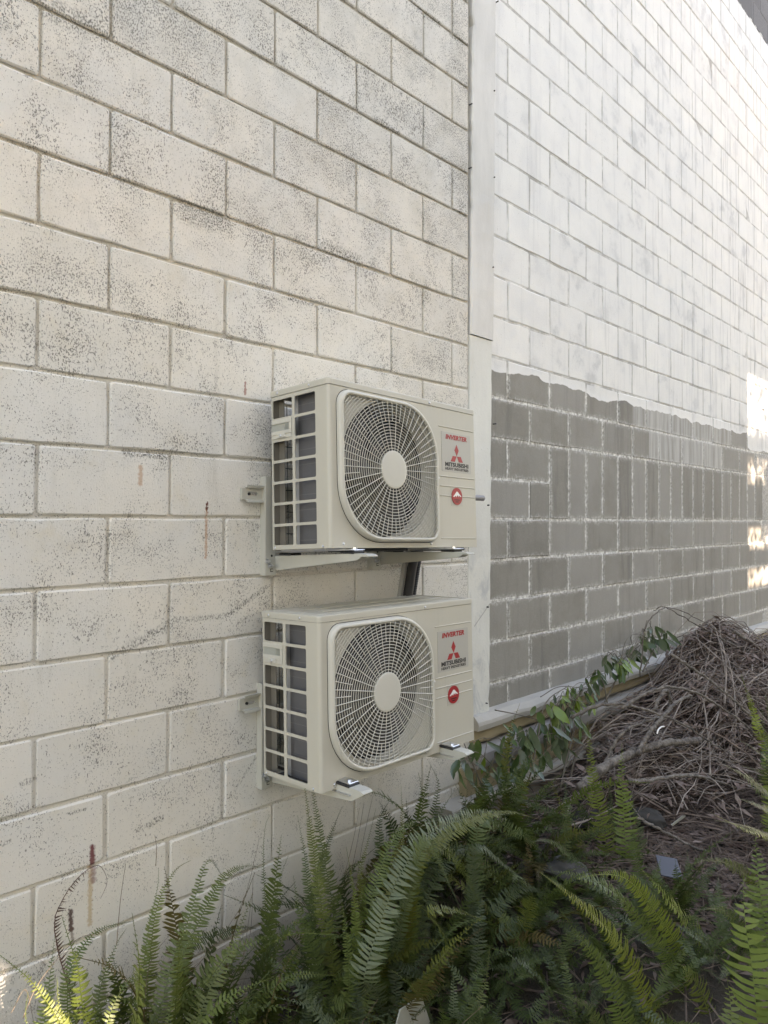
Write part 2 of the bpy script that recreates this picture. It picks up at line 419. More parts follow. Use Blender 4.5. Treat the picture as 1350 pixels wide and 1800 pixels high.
right_wall = thing('block_wall', 'long white painted block wall right of the pilaster with bare grey blocks along its foot', 'wall')
cells = []
TOPK = 27
for k in range(-9, TOPK):
    top = k + 1
    edges = [PIL1]
    u = UR + .2 * (0 if top % 2 == 0 else 1)
    while u < PIL1 + .04: u += .4
    while u < 9.4: edges.append(u); u += .4
    for a, b in zip(edges[:-1], edges[1:]):
        if k in (0, 1) and b > UR + .4 + .01:
            if a < UR + .39: cells.append((a, UR + .4, .2 * k, .2 * top, M_WHITE))
            continue
        cells.append((a, b, .2 * k, .2 * top, M_WHITE))
u = UR + .4
while u < 9.2:
    cells.append((u, u + .2, 0, .4, M_WHITE_TALL)); u += .2
lay(right_wall, cells, DR, 9, .0085)
b_ = MB(); b_.box(PIL1 - .004, 9.4, DR + .0022, DR + .15, -1.85, .2 * TOPK + .02); b_.build('mortar', M_WHITE_MORTAR, right_wall)

# pilaster: two lifts of trowelled concrete, chipped arrises
pil = thing('concrete_pilaster', 'narrow smooth concrete pilaster between the cream wall and the white wall', 'pilaster')
def pil_part(z0, z1, y, seed, name, x0, x1):
    rs = random.Random(seed); L, R = [], []
    n = int((z1 - z0) / .045)
    ls = []
    lean = lambda z: .0115 * (z - .7)
    for i in range(n + 1):
        z = z0 + (z1 - z0) * i / n
        a = x0 + lean(z) + rs.uniform(-.0025, .003) + (rs.random() < .08) * .007
        b = x1 + lean(z) + rs.uniform(-.003, .0025) - (rs.random() < .08) * .006
        ls.append([(a - .002, .12, z), (a, y + .006, z), (a + .006, y, z), ((a + b) / 2, y + rs.uniform(-.001, .001), z), (b - .006, y, z), (b, y + .006, z), (b + .002, .12, z)])
    m_ = MB(); m_.loops(ls, closed=False)
    t = ls[-1]; m_.add(t, [tuple(range(7))]); m_.add(ls[0], [tuple(range(6, -1, -1))])
    return m_.build(name, M_PIL, pil)
pil_part(-1.85, .858, .004, 3, 'lower_lift', PIL0 + .008, PIL1 - .006)
pil_part(.862, 3.6, -.001, 4, 'upper_lift', PIL0 + .012, PIL1 - .002)
m_dark = plain('tie_hole_dark', (.05, .05, .05), .9)
b_ = MB()
for (px, py) in ((874, 3), (868, 160), (868, 312), (866, 470), (870, 745), (858, 888), (857, 1067), (855, 1236), (827, 295), (828, 183)):
    p = at(px, py, 0.0)
    b_.tube([(p.x, -.007, p.z), (p.x, .012, p.z)], .0032, 6)
o = b_.build('tie_holes', m_dark, pil)

# ------------------------------------------------------------------ footing ledges along the wall base
M_LEDGE = plain('pale_cement_ledge', (.40, .385, .35), .8, .2, 6, .6, 60)
M_TAN = plain('stained_tan_board', (.33, .27, .17), .8, .3, 4, .5, 40)
M_GREYB = plain('grey_weathered_board', (.27, .26, .245), .85, .25, 5, .5, 50)
foot = thing('footing', 'stepped pale footing ledges running along the wall base behind the vine', 'footing')
def ledge(name, z0, z1, y0, y1, mat, x0=2.15, x1=9.4, b=.012, seed=1):
    rs = random.Random(seed); ls = []; n = 60
    for i in range(n + 1):
        x = x0 + (x1 - x0) * i / n; w = rs.uniform(-.004, .004); v = rs.uniform(-.004, .004)
        ls.append([(x, y0, z0), (x, y1 + w, z0 + v), (x, y1 - .004 + w, z0 + b + v), (x, y1 + w, z1 - b + v), (x, y1 + b + w, z1 + v), (x, y0, z1)])
    m_ = MB(); m_.loops(ls, cap0=True, cap1=True); return m_.build(name, mat, foot)
ledge('top_ledge', -.975, -.912, .05, -.045, M_LEDGE, 2.70, seed=1, b=.024)
ledge('tan_board', -1.035, -.977, .05, -.022, M_TAN, 2.70, seed=2)
ledge('middle_ledge', -1.13, -1.05, .05, -.075, M_GREYB, 2.66, seed=3, b=.02)
ledge('mossy_board', -1.25, -1.132, .05, -.04, M_TAN, 2.62, seed=4)
ledge('lower_ledge', -1.285, -1.252, .05, -.10, M_LEDGE, 2.45, seed=5, b=.006)
ledge('base_course', -1.85, -1.287, .05, -.05, M_GREYB, 2.60, seed=6)

# ------------------------------------------------------------------ air conditioner units
W, H, D = .7815, .5196, .2859
def mat_unit(name, color, rough=.38):
    g = NT(name); P = g.objc(); n = g.noise(P, 3.0, 4, .6); f = g.noise(P, 600, 2)
    c = g.mix(n, tuple(x * .965 for x in color), tuple(x * 1.03 for x in color))
    rn = g.noise(g.vmath('MULTIPLY', P, (38, 38, 2.2)), 1.0, 4, .65); c = g.mix(g.math('MULTIPLY', g.step(rn, .54, .74), .16), c, (.33, .30, .235))
    sp = g.step(g.noise(P, 55, 3, .7), .70, .78); c = g.mix(g.math('MULTIPLY', sp, .25), c, (.3, .27, .2))
    g.set(c, g.math('MULTIPLY_ADD', n, .12, rough - .06), Specular_IOR_Level=.45)
    g.bump(f, .05, .0006)
    return g.m
M_UNIT = mat_unit('beige_powder_coat', (.485, .463, .395))
M_GUARD = mat_unit('pale_guard_plastic', (.53, .512, .45), .42)
M_BRK = mat_unit('beige_bracket_paint', (.46, .45, .395), .4)
M_DARKIN = plain('dark_interior_sheet', (.03, .029, .027), .7)
M_BLADE = plain('grey_fan_plastic', (.055, .052, .047), .5)
M_STK = plain('grey_sticker_film', (.41, .395, .355), .35, .02)
M_RED = plain('red_print', (.36, .013, .018), .4, .03)
M_BLACK = plain('black_print', (.008, .008, .009), .5, .03)
M_WHT = plain('white_print', (.78, .76, .74), .45, .03)
M_STEEL = plain('zinc_plated_steel', (.62, .63, .65), .28, .12, 60, metallic=1.0)
M_RUB = plain('black_rubber', (.018, .018, .019), .55, .1, 30)
def mat_coil():
    g = NT('coil_fins'); P = g.objc(); x = g.xyz(P)
    w = g.t.nodes.new('ShaderNodeTexWave'); w.wave_type = 'BANDS'; w.bands_direction = 'Y'; w.inputs['Scale'].default_value = 190; w.inputs['Distortion'].default_value = .3
    g.link(P, w.inputs[0]); n = g.noise(P, 9, 3)
    c = g.mix(w.outputs[1], (.085, .085, .09), (.20, .20, .21)); c = g.mix(g.math('MULTIPLY', n, .4), c, (.12, .12, .125))
    tub = g.step(g.math('SINE', g.math('MULTIPLY', x[2], 125.0)), .985, 1.0); c = g.mix(g.math('MULTIPLY', tub, .35), c, (.28, .28, .28))
    g.set(c, .5, Metallic=.35); return g.m
M_COIL = mat_coil()
M_CORNER = plain('coil_bend_aluminium', (.45, .46, .48), .42, .1, 20, metallic=.6)

def screw_mesh():
    m_ = MB(); ls = []
    for r, y in ((.0048, 0), (.0048, -.0012), (.0036, -.003), (.0015, -.0038)):
        ls.append([(r * math.cos(a * math.pi / 4), y, r * math.sin(a * math.pi / 4)) for a in range(8)])
    m_.loops(ls, cap1=True)
    me = bpy.data.meshes.new('screw'); me.from_pydata(m_.v, [], m_.f); me.update(); me.materials.append(M_STEEL); fix(me)
    me.polygons.foreach_set('use_smooth', [True] * len(me.polygons)); return me
SCREW = screw_mesh()

def rrect(x0, x1, z0, z1, rs_, seg=6):
    """rounded rectangle outline; rs_ = radii at (x0,z0),(x1,z0),(x1,z1),(x0,z1)"""
    pts = []
    for (cx, cz, r, a0) in ((x0 + rs_[0], z0 + rs_[0], rs_[0], 180), (x1 - rs_[1], z0 + rs_[1], rs_[1], 270), (x1 - rs_[2], z1 - rs_[2], rs_[2], 0), (x0 + rs_[3], z1 - rs_[3], rs_[3], 90)):
        for i in range(seg + 1):
            a = math.radians(a0 + 90 * i / seg); pts.append((cx + r * math.cos(a), cz + r * math.sin(a)))
    return pts
def hole_cell(m_, rect, hole, to3, t):
    """flat cell with a rounded hole, and the hole's own edge of thickness t"""
    x0, x1, z0, z1 = rect; hx0, hx1, hz0, hz1, r = hole; seg = 4
    inner = rrect(hx0, hx1, hz0, hz1, (r,) * 4, seg)
    outer = []
    cs = ((x0, z0), (x1, z0), (x1, z1), (x0, z1))
    for q in range(4):
        for i in range(seg + 1):
            px, pz = inner[q * (seg + 1) + i]
            mid = seg / 2
            if abs(i - mid) < .5: outer.append(cs[q])
            else:
                first = i < mid
                if q == 0: outer.append((x0, pz) if first else (px, z0))
                if q == 1: outer.append((px, z0) if first else (x1, pz))
                if q == 2: outer.append((x1, pz) if first else (px, z1))
                if q == 3: outer.append((px, z1) if first else (x0, pz))
    m_.loops([[to3(a, b, 0) for a, b in outer], [to3(a, b, 0) for a, b in inner], [to3(a, b, t) for a, b in inner]])

GUARD = (.033, .533, -.501, -.0085)
HUB = (.2835, -.2545)
def guard_loop(inset, y, seg=14):
    x0, x1, z0, z1 = GUARD
    big, small = .195, .052
    rs_ = [max(.008, r - inset) for r in (big, small, big, small)]   # bottom-left, bottom-right, top-right, top-left
    return [(a, y, b) for a, b in rrect(x0 + inset, x1 - inset, z0 + inset, z1 - inset, rs_, seg)]
def inside_guard(x, z, inset):
    x0, x1, z0, z1 = GUARD[0] + inset, GUARD[1] - inset, GUARD[2] + inset, GUARD[3] - inset
    if not (x0 < x < x1 and z0 < z < z1): return False
    big, small = .195 - inset, .052 - inset
    for cx, cz, sx, sz, r in ((x0 + big, z0 + big, -1, -1, big), (x1 - small, z0 + small, 1, -1, small), (x1 - big, z1 - big, 1, 1, big), (x0 + small, z1 - small, -1, 1, small)):
        if (x - cx) * sx > 0 and (z - cz) * sz > 0 and (x - cx) ** 2 + (z - cz) ** 2 > r * r: return False
    return True

def text_mesh(body, width, height, mat, shear=0.0, bold=.0):
    cu = bpy.data.curves.new('lettering', 'FONT'); cu.body = body; cu.size = 1; cu.align_x = 'CENTER'; cu.align_y = 'CENTER'
    cu.shear = shear; cu.offset = bold; cu.extrude = .01; cu.resolution_u = 3; cu.space_character = 1.06
    to = bpy.data.objects.new('lettering_src', cu); col.objects.link(to)
    dg = bpy.context.evaluated_depsgraph_get(); dg.update()
    me = bpy.data.meshes.new_from_object(to.evaluated_get(dg))
    bpy.data.objects.remove(to); bpy.data.curves.remove(cu)
    vs_ = np.array([v.co for v in me.vertices]); mn, mx = vs_.min(0), vs_.max(0)
    for v in me.vertices:
        x = ((v.co.x - mn[0]) / (mx[0] - mn[0]) - .5) * width
        z = ((v.co.y - mn[1]) / (mx[1] - mn[1]) - .5) * height
        v.co = (x, -.0004 if v.co.z > 0 else 0, z)
    me.materials.clear(); me.materials.append(mat); me.name = 'lettering'; me.update()
    return me

def make_unit(loc, rot, label, seed):
    R = thing('air_conditioner', label, 'air conditioner', loc, rot, 'outdoor air conditioner units on the wall')
    CH = .0115
    # ---- casing
    m_ = MB()
    cx, cz, r = HUB[0], HUB[1], .236
    fx0, fx1, fz0, fz1 = CH, W - .002, -H, 0
    angs = sorted(set([round(a * math.tau / 64, 6) for a in range(64)] + [round(math.atan2(z - cz, x - cx) % math.tau, 6) for x in (fx0, fx1) for z in (fz0, fz1)]))
    lo, li = [], []
    for a in angs:
        dx, dz = math.cos(a), math.sin(a)
        t = min((((fx1 - cx) / dx) if dx > 1e-9 else ((fx0 - cx) / dx) if dx < -1e-9 else 1e9), (((fz1 - cz) / dz) if dz > 1e-9 else ((fz0 - cz) / dz) if dz < -1e-9 else 1e9))
        lo.append((cx + dx * t, -D, cz + dz * t)); li.append((cx + dx * r, -D, cz + dz * r))
    m_.loops([lo, li, [(x, -D + .012, z) for x, y, z in li], [(cx + (x - cx) * .965, -D + .05, cz + (z - cz) * .965) for x, y, z in li]])
    # rounded corner strip
    arc = []
    for i in range(7):
        a = math.pi / 2 * i / 6
        arc.append((CH - CH * math.cos(a) , -D + CH * 1.15 - CH * 1.15 * math.sin(a)))
    m_.loops([[(x, y, -H) for x, y in arc], [(x, y, 0) for x, y in arc]], closed=False)
    # plain strip of the side, top and bottom margins
    y2 = -.2275
    q = lambda pts: m_.add(pts, [tuple(range(len(pts)))])
    q([(0, y2, -H), (0, -D + CH * 1.15, -H), (0, -D + CH * 1.15, 0), (0, y2, 0)])
    q([(0, 0, -.0085), (0, y2, -.0085), (0, y2, 0), (0, 0, 0)])
    zb = -.0085 - .0715 * 7
    q([(0, 0, -H), (0, y2, -H), (0, y2, zb), (0, 0, zb)])
    # right side, its rounded edge, base pan and top
    q([(W, 0, -H), (W, -D + .002, -H), (W, -D + .002, 0), (W, 0, 0)]); q([(W, -D + .002, -H), (W - .002, -D, -H), (W - .002, -D, 0), (W, -D + .002, 0)])
    q([(0, 0, -H), (W, 0, -H), (W, -D + .002, -H), (W - .002, -D, -H), (CH, -D, -H), (0, -D + CH, -H)])
    q([(.56, 0, -H), (W, 0, -H), (W, 0, 0), (.56, 0, 0)])
    # turned-in flange of the side panel at the rear
    q([(.0, 0, -H), (.03, 0, -H), (.03, 0, 0), (0, 0, 0)])
    me_o = m_.build('casing', M_UNIT, R)
    # ---- side grille: 2 x 7 openings, each with its own edge
    m_ = MB()
    to3 = lambda a, b, t: (t, -a, b)
    for i in range(7):
        z1 = -.0085 - .0715 * i; z0 = z1 - .0715
        if i != 1: hole_cell(m_, (0, .1135, z0, z1), (.007, .1075, z0 + .0045, z1 - .0045, .006), to3, .0035)
        else: m_.add([to3(0, z0, 0), to3(.1135, z0, 0), to3(.1135, z1, 0), to3(0, z1, 0)], [(0, 1, 2, 3)])
        hole_cell(m_, (.1135, .2275, z0, z1), (.1205, .2225, z0 + .0045, z1 - .0045, .006), to3, .0035)
    m_.build('side_grille', M_UNIT, R)
    # ---- carrying handle let into the second opening
    m_ = MB(); hz1, hz0 = -.082, -.146
    m_.box(-.004, -.0002, -.106, -.003, hz1 - .014, hz1, .0012)           # top bar
    m_.box(-.004, -.0002, -.106, -.094, hz0 + .026, hz1 - .0142, .0012)    # end
    m_.box(-.004, -.0002, -.106, -.003, hz0 + .013, hz0 + .0258, .0012)
    m_.box(-.0025, -.0002, -.104, -.004, hz0, hz0 + .0128, .0008)
    m_.box(-.006, -.0021, -.075, -.035, hz0 + .001, hz0 + .015, .001)
    h_ = m_.build('side_handle', M_GUARD, R)
    m_ = MB()
    m_.add([(-.0003, -.094, hz0 + .026), (-.0003, -.003, hz0 + .026), (-.0003, -.003, hz1 - .014), (-.0003, -.094, hz1 - .014)], [(0, 1, 2, 3)])
    for k in range(4): m_.box(-.0028, -.0004, -.091 + k * .006, -.089 + k * .006, hz0 + .028, hz1 - .016)
    m_.build('handle_pocket', plain('handle_pocket_shade', (.36, .37, .33), .5), h_)
    # ---- coil, posts, partition
    m_ = MB(); prof = []
    path = [(.034, -.262), (.034, -.10)]
    for i in range(7):
        a = math.pi - math.pi / 2 * i / 6; path.append((.034 + .062 + .062 * math.cos(a), -.10 + .062 * math.sin(a)))
    path.append((.545, -.038))
    path2 = [(x + (.022 if i < 2 else .022 * math.cos(math.pi / 2 * (i - 2) / 6) if i < 9 else 0), y - (0 if i < 2 else .022 * math.sin(math.pi / 2 * (i - 2) / 6) if i < 9 else .022)) for i, (x, y) in enumerate(path)]
    for a, b, mm in ((0, 2, M_COIL), (1, 9, M_CORNER), (8, 10, M_COIL)):
        k = MB(); pts = path[a:b] + path2[a:b][::-1]
        k.loops([[(x, y, -H + .004) for x, y in pts], [(x, y, -.004) for x, y in pts]], True, True)
        k.build('coil_bend' if mm is M_CORNER else 'coil', mm, R, smooth=False)
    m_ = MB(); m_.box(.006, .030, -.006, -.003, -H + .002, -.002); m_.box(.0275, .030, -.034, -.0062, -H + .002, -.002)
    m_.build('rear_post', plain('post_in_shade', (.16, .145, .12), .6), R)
    m_ = MB(); m_.box(.547, .551, -D + .012, -.004, -H + .002, -.002); m_.box(.004, .546, -D + .012, -.045, -H + .002, -H + .006)
    m_.build('partition', M_DARKIN, R)
    m_ = MB()
    for k in range(6): m_.tube([(.05, -.012, -.09 - .075 * k), (.54, -.012, -.09 - .075 * k)], .0016, 4)
    for k in range(7): m_.tube([(.06 + .08 * k, -.010, -.02), (.06 + .08 * k, -.010, -H + .02)], .0016, 4)
    m_.build('rear_wire_guard', M_DARKIN, R)
    # ---- fan
    m_ = MB(); fy = -D + .055
    for b in range(3):
        ls = []
        for i in range(9):
            rr = .05 + (.222 - .05) * i / 8; row = []
            for j in range(9):
                t = j / 8 - .5; a = b * math.tau / 3 + .55 + seed * .4 + t * (1.55 + .25 * i / 8) - .35 * (i / 8) ** 2
                row.append((cx + rr * math.cos(a), fy + t * (-.075) * (1 - .25 * i / 8) + .012 * (i / 8), cz + rr * math.sin(a)))
            ls.append(row)
        m_.loops(ls, closed=False)
    ls = []
    for rr, y in ((.058, fy + .04), (.058, fy - .02), (.045, fy - .034), (.02, fy - .04)):
        ls.append([(cx + rr * math.cos(a * math.tau / 24), y, cz + rr * math.sin(a * math.tau / 24)) for a in range(24)])
    m_.loops(ls, cap1=True)
    m_.build('fan', M_BLADE, R, smooth=True)
    m_ = MB(); m_.box(cx - .05, cx + .05, -.15, -.07, cz - .25, cz + .25, .005); m_.build('motor_mount', M_DARKIN, R)
    # ---- lid
    def lid_loop(o, z, rad):
        x0, x1, y0, y1 = -o, W + o, -D - o, .003 + o * .5
        return [(a, b, z) for a, b in rrect(x0, x1, y0, y1, (rad, .006, .004, .004), 6)]
    m_ = MB()
    m_.loops([lid_loop(.0005, .0012, .0125), lid_loop(.0022, .0012, .015), lid_loop(.0022, .0175, .015), lid_loop(.0010, .0208, .014), lid_loop(-.0025, .0225, .012), lid_loop(-.012, .0225, .011), lid_loop(-.016, .0185, .010), lid_loop(-.030, .0185, .010), lid_loop(-.036, .0225, .010)], cap1=True)
    lid = m_.build('lid', M_UNIT, R)
    m_ = MB()
    for k in range(2): m_.box(.09, W - .07, -.20 + k * .09, -.175 + k * .09, .0220, .0255, .0012)
    m_.build('lid_rib', M_UNIT, lid)
    # ---- fan guard
    m_ = MB()
    m_.loops([guard_loop(0, -D + .001), guard_loop(.0005, -D - .010), guard_loop(.003, -D - .0165), guard_loop(.008, -D - .0205), guard_loop(.0125, -D - .0205), guard_loop(.0155, -D - .018), guard_loop(.0165, -D - .011)])
    gd = m_.build('fan_guard', M_GUARD, R, smooth=True)
    seam = MB(); ol = guard_loop(-.0022, -D - .0004); il = guard_loop(.001, -D - .0004); seam.loops([ol, il]); seam.build('gap_line', M_DARKIN, gd)
    m_ = MB(); wy = -D - .0165
    k = 0; rr = .0735
    while rr < .36:
        N = 120; run = []
        flags = [inside_guard(cx + rr * math.cos(a * math.tau / N), cz + rr * math.sin(a * math.tau / N), .0145) for a in range(N)]
        if all(flags):
            pts = [(cx + rr * math.cos(a * math.tau / N), wy, cz + rr * math.sin(a * math.tau / N)) for a in range(N + 1)]
            m_.tube(pts, .00155, 4, False)
        elif any(flags):
            s0 = next(i for i in range(N) if not flags[i]); run = []
            for i in range(s0, s0 + N + 1):
                if flags[i % N]:
                    a = (i % N) * math.tau / N; run.append((cx + rr * math.cos(a), wy, cz + rr * math.sin(a)))
                else:
                    if len(run) > 1: m_.tube(run, .00155, 4, False)
                    run = []
        rr += .0104
    for i in range(60):
        a = math.tau * i / 60 + .02; r0 = .062 if i % 2 == 0 else .168; r1 = r0
        while inside_guard(cx + (r1 + .002) * math.cos(a), cz + (r1 + .002) * math.sin(a), .0145): r1 += .002
        if r1 > r0 + .004:
            m_.tube([(cx + r0 * math.cos(a), wy - .0018, cz + r0 * math.sin(a)), (cx + r1 * math.cos(a), wy - .0018, cz + r1 * math.sin(a))], .00150, 4, False)
    wg = m_.build('wire_grille', M_GUARD, gd)
    m_ = MB(); ls = []
    for rr, y in ((.0655, wy + .004), (.0655, wy - .002), (.0635, wy - .0042), (.058, wy - .005), (.03, wy - .0056)):
        ls.append([(cx + rr * math.cos(a * math.tau / 40), y, cz + rr * math.sin(a * math.tau / 40)) for a in range(40)])
    m_.loops(ls, cap1=True); m_.build('hub_cap', M_GUARD, gd, smooth=False)
    # ---- pressed ribs on the service panel
    for z in (-.068, -.255, -.291, -.327, -.486):
        m_ = MB(); ls = []
        for x, s in ((.555, .2), (.559, 1), (.771, 1), (.775, .2)):
            ls.append([(x, -D + .0005, z - .003 * s), (x, -D - .0022 * s, z - .0002), (x, -D - .0022 * s, z + .0007), (x, -D + .0005, z + .0026 * s)])
        m_.loops(ls, True, True); m_.build('pressed_rib', M_UNIT, R)
    # ---- stickers
    m_ = MB(); m_.box(.571, .753, -D - .0007, -D + .0005, -.236, -.0865); st = m_.build('sticker', M_STK, R)
    for body, x, z, w, h, mat, sh, bo in (('INVERTER', .663, -.1035, .134, .0185, M_RED, .18, .05), ('MITSUBISHI', .663, -.2075, .146, .0165, M_BLACK, 0, .04), ('HEAVY INDUSTRIES', .663, -.2240, .146, .0104, M_BLACK, 0, .028)):
        o = obj('lettering', text_mesh(body, w, h, mat, sh, bo), st, (x, -D - .0009, z))
    m_ = MB(); s = .0255; ex, ez = .663, -.1735; yy = -D - .0012
    for pts in ([(0, 0), (s / 2, .866 * s), (0, 1.732 * s), (-s / 2, .866 * s)], [(-.0012, -.0006), (-s, -.0006), (-1.5 * s, -.866 * s), (-.5 * s, -.866 * s)], [(.0012, -.0006), (s, -.0006), (1.5 * s, -.866 * s), (.5 * s, -.866 * s)]):
        m_.loops([[(ex + a, -D - .0006, ez + b) for a, b in pts], [(ex + a, yy, ez + b) for a, b in pts]], cap1=True)
    m_.build('emblem', M_RED, st)
    rx, rz, ra = .657, -.327, .0325
    m_ = MB(); m_.box(rx - ra - .003, rx + ra + .003, -D - .0006, -D + .0004, rz - ra - .004, rz + ra + .003); bk = m_.build('sticker', plain('clear_sticker_film', (.44, .42, .365), .35, .02), R)
    m_ = MB(); circ = [(rx + ra * math.cos(a * math.tau / 32), rz + ra * math.sin(a * math.tau / 32)) for a in range(32)]
    m_.loops([[(a, -D - .0005, b) for a, b in circ], [(a, -D - .0028, b) for a, b in circ]], cap1=True); m_.build('red_disc', M_RED, bk)
    m_ = MB(); mt = [(-.026, -.006), (-.012, .006), (-.004, .014), (.003, .014), (.012, .006), (.026, -.004), (.017, -.0045), (.011, .001), (.007, -.006), (.001, .001), (-.006, -.007), (-.012, -.001), (-.017, -.007)]
    for a, b, c in ((0, 1, 12), (1, 11, 12), (1, 2, 11), (2, 10, 11), (2, 9, 10), (2, 3, 9), (3, 4, 9), (4, 8, 9), (4, 7, 8), (4, 6, 7), (4, 5, 6)):
        m_.add([(rx + mt[i][0], -D - .0033, rz + .004 + mt[i][1]) for i in (a, b, c)], [(0, 1, 2)])
    m_.build('mountain_print', M_WHT, bk)
    m_ = MB()
    for row, (w, n) in enumerate(((.034, 5), (.020, 3))):
        z = rz - .0135 - row * .0075
        for i in range(n):
            x = rx - w / 2 + w * i / n; m_.box(x, x + w / n * .82, -D - .0033, -D - .0027, z - .0018, z + .0018)
    m_.build('small_print', M_BLACK, bk)
    # ---- screws
    for (x, z, dz) in ((.502, .0095, -.0025), (.548, -.263, 0), (.055, -.506, 0), (.497, -.5065, 0)):
        o = obj('screw', SCREW, R, (x, -D - (.0024 if dz else 0), z))
    for (y, z, o_) in ((-.036, .010, .0024), (-.196, .010, .0024), (-.013, -.5135, 0), (-.25, -.5135, 0)):
        o = obj('screw', SCREW, R, (-o_, y, z)); o.rotation_euler = (0, 0, -math.pi / 2)
    o = obj('screw', SCREW, R, (-.006, -.055, hz0 + .008)); o.rotation_euler = (0, 0, -math.pi / 2)
    # ---- feet and the stampings under the base pan
    return R

def add_feet(R, xs):
    for x in xs:
        m_ = MB(); m_.box(x - .03, x + .03, -.352, .012, -H - .0085, -H - .0052, .001); m_.box(x - .045, x + .045, -.25, -.03, -H - .0050, -H - .0005, .001)
        m_.build('mounting_foot', M_STEEL, R)
    m_ = MB(); m_.box(.20, .46, -.21, -.05, -H - .010, -H - .0006, .004); m_.box(xs[-1] + .07, W - .03, -.25, -.05, -H - .011, -H - .0006, .004)
    m_.build('base_stamping', M_DARKIN, R)

upper = make_unit((1.5198, -.0472, .4103), None, 'beige air conditioner outdoor unit hung higher, with a grey pipe stub at its right', 0)
lower = make_unit((1.4776, -.0602, -.3343), None, 'beige air conditioner outdoor unit hung lower, just above the ferns', 1)
def pose(o, a, b, g):
    o.rotation_euler = (Matrix.Rotation(g, 4, 'Z') @ Matrix.Rotation(a, 4, 'X') @ Matrix.Rotation(b, 4, 'Y')).to_euler()
pose(upper, -.0492, .0214, .0242); pose(lower, -.0296, .0040, .0062)
add_feet(upper, (.055, .575)); add_feet(lower, (.085, .600))
m_ = MB(); ls = [(.0, .0), (.014, 0)]
pts = [(W + .001, -.10, -.318), (W + .10, -.10, -.318)]
p0 = upper.rotation_euler.to_matrix().inverted() @ (at(838, 875, -.14) - upper.location); p1 = upper.rotation_euler.to_matrix().inverted() @ (at(849, 876, -.14) - upper.location)
for r0, r1, c in ((.0125, .0125, True), (.0085, .0085, False)):
    m_.tube([(W + .0005, p0.y, p0.z), (p1.x, p0.y, p0.z)], r0, 14, False)
n = 14
ro = [(p1.x, p0.y + .0125 * math.cos(a * math.tau / n), p0.z + .0125 * math.sin(a * math.tau / n)) for a in range(n)]
ri = [(p1.x, p0.y + .0085 * math.cos(a * math.tau / n), p0.z + .0085 * math.sin(a * math.tau / n)) for a in range(n)]
m_.loops([ro, ri])
m_.build('drain_stub', plain('grey_pvc', (.22, .22, .235), .45), upper)
m_ = MB(); m_.box(W + .0005, W + .02, p0.y - .01, p0.y + .01, p0.z - .045, p0.z - .018, .003); m_.build('service_valve', M_BLACK, upper)

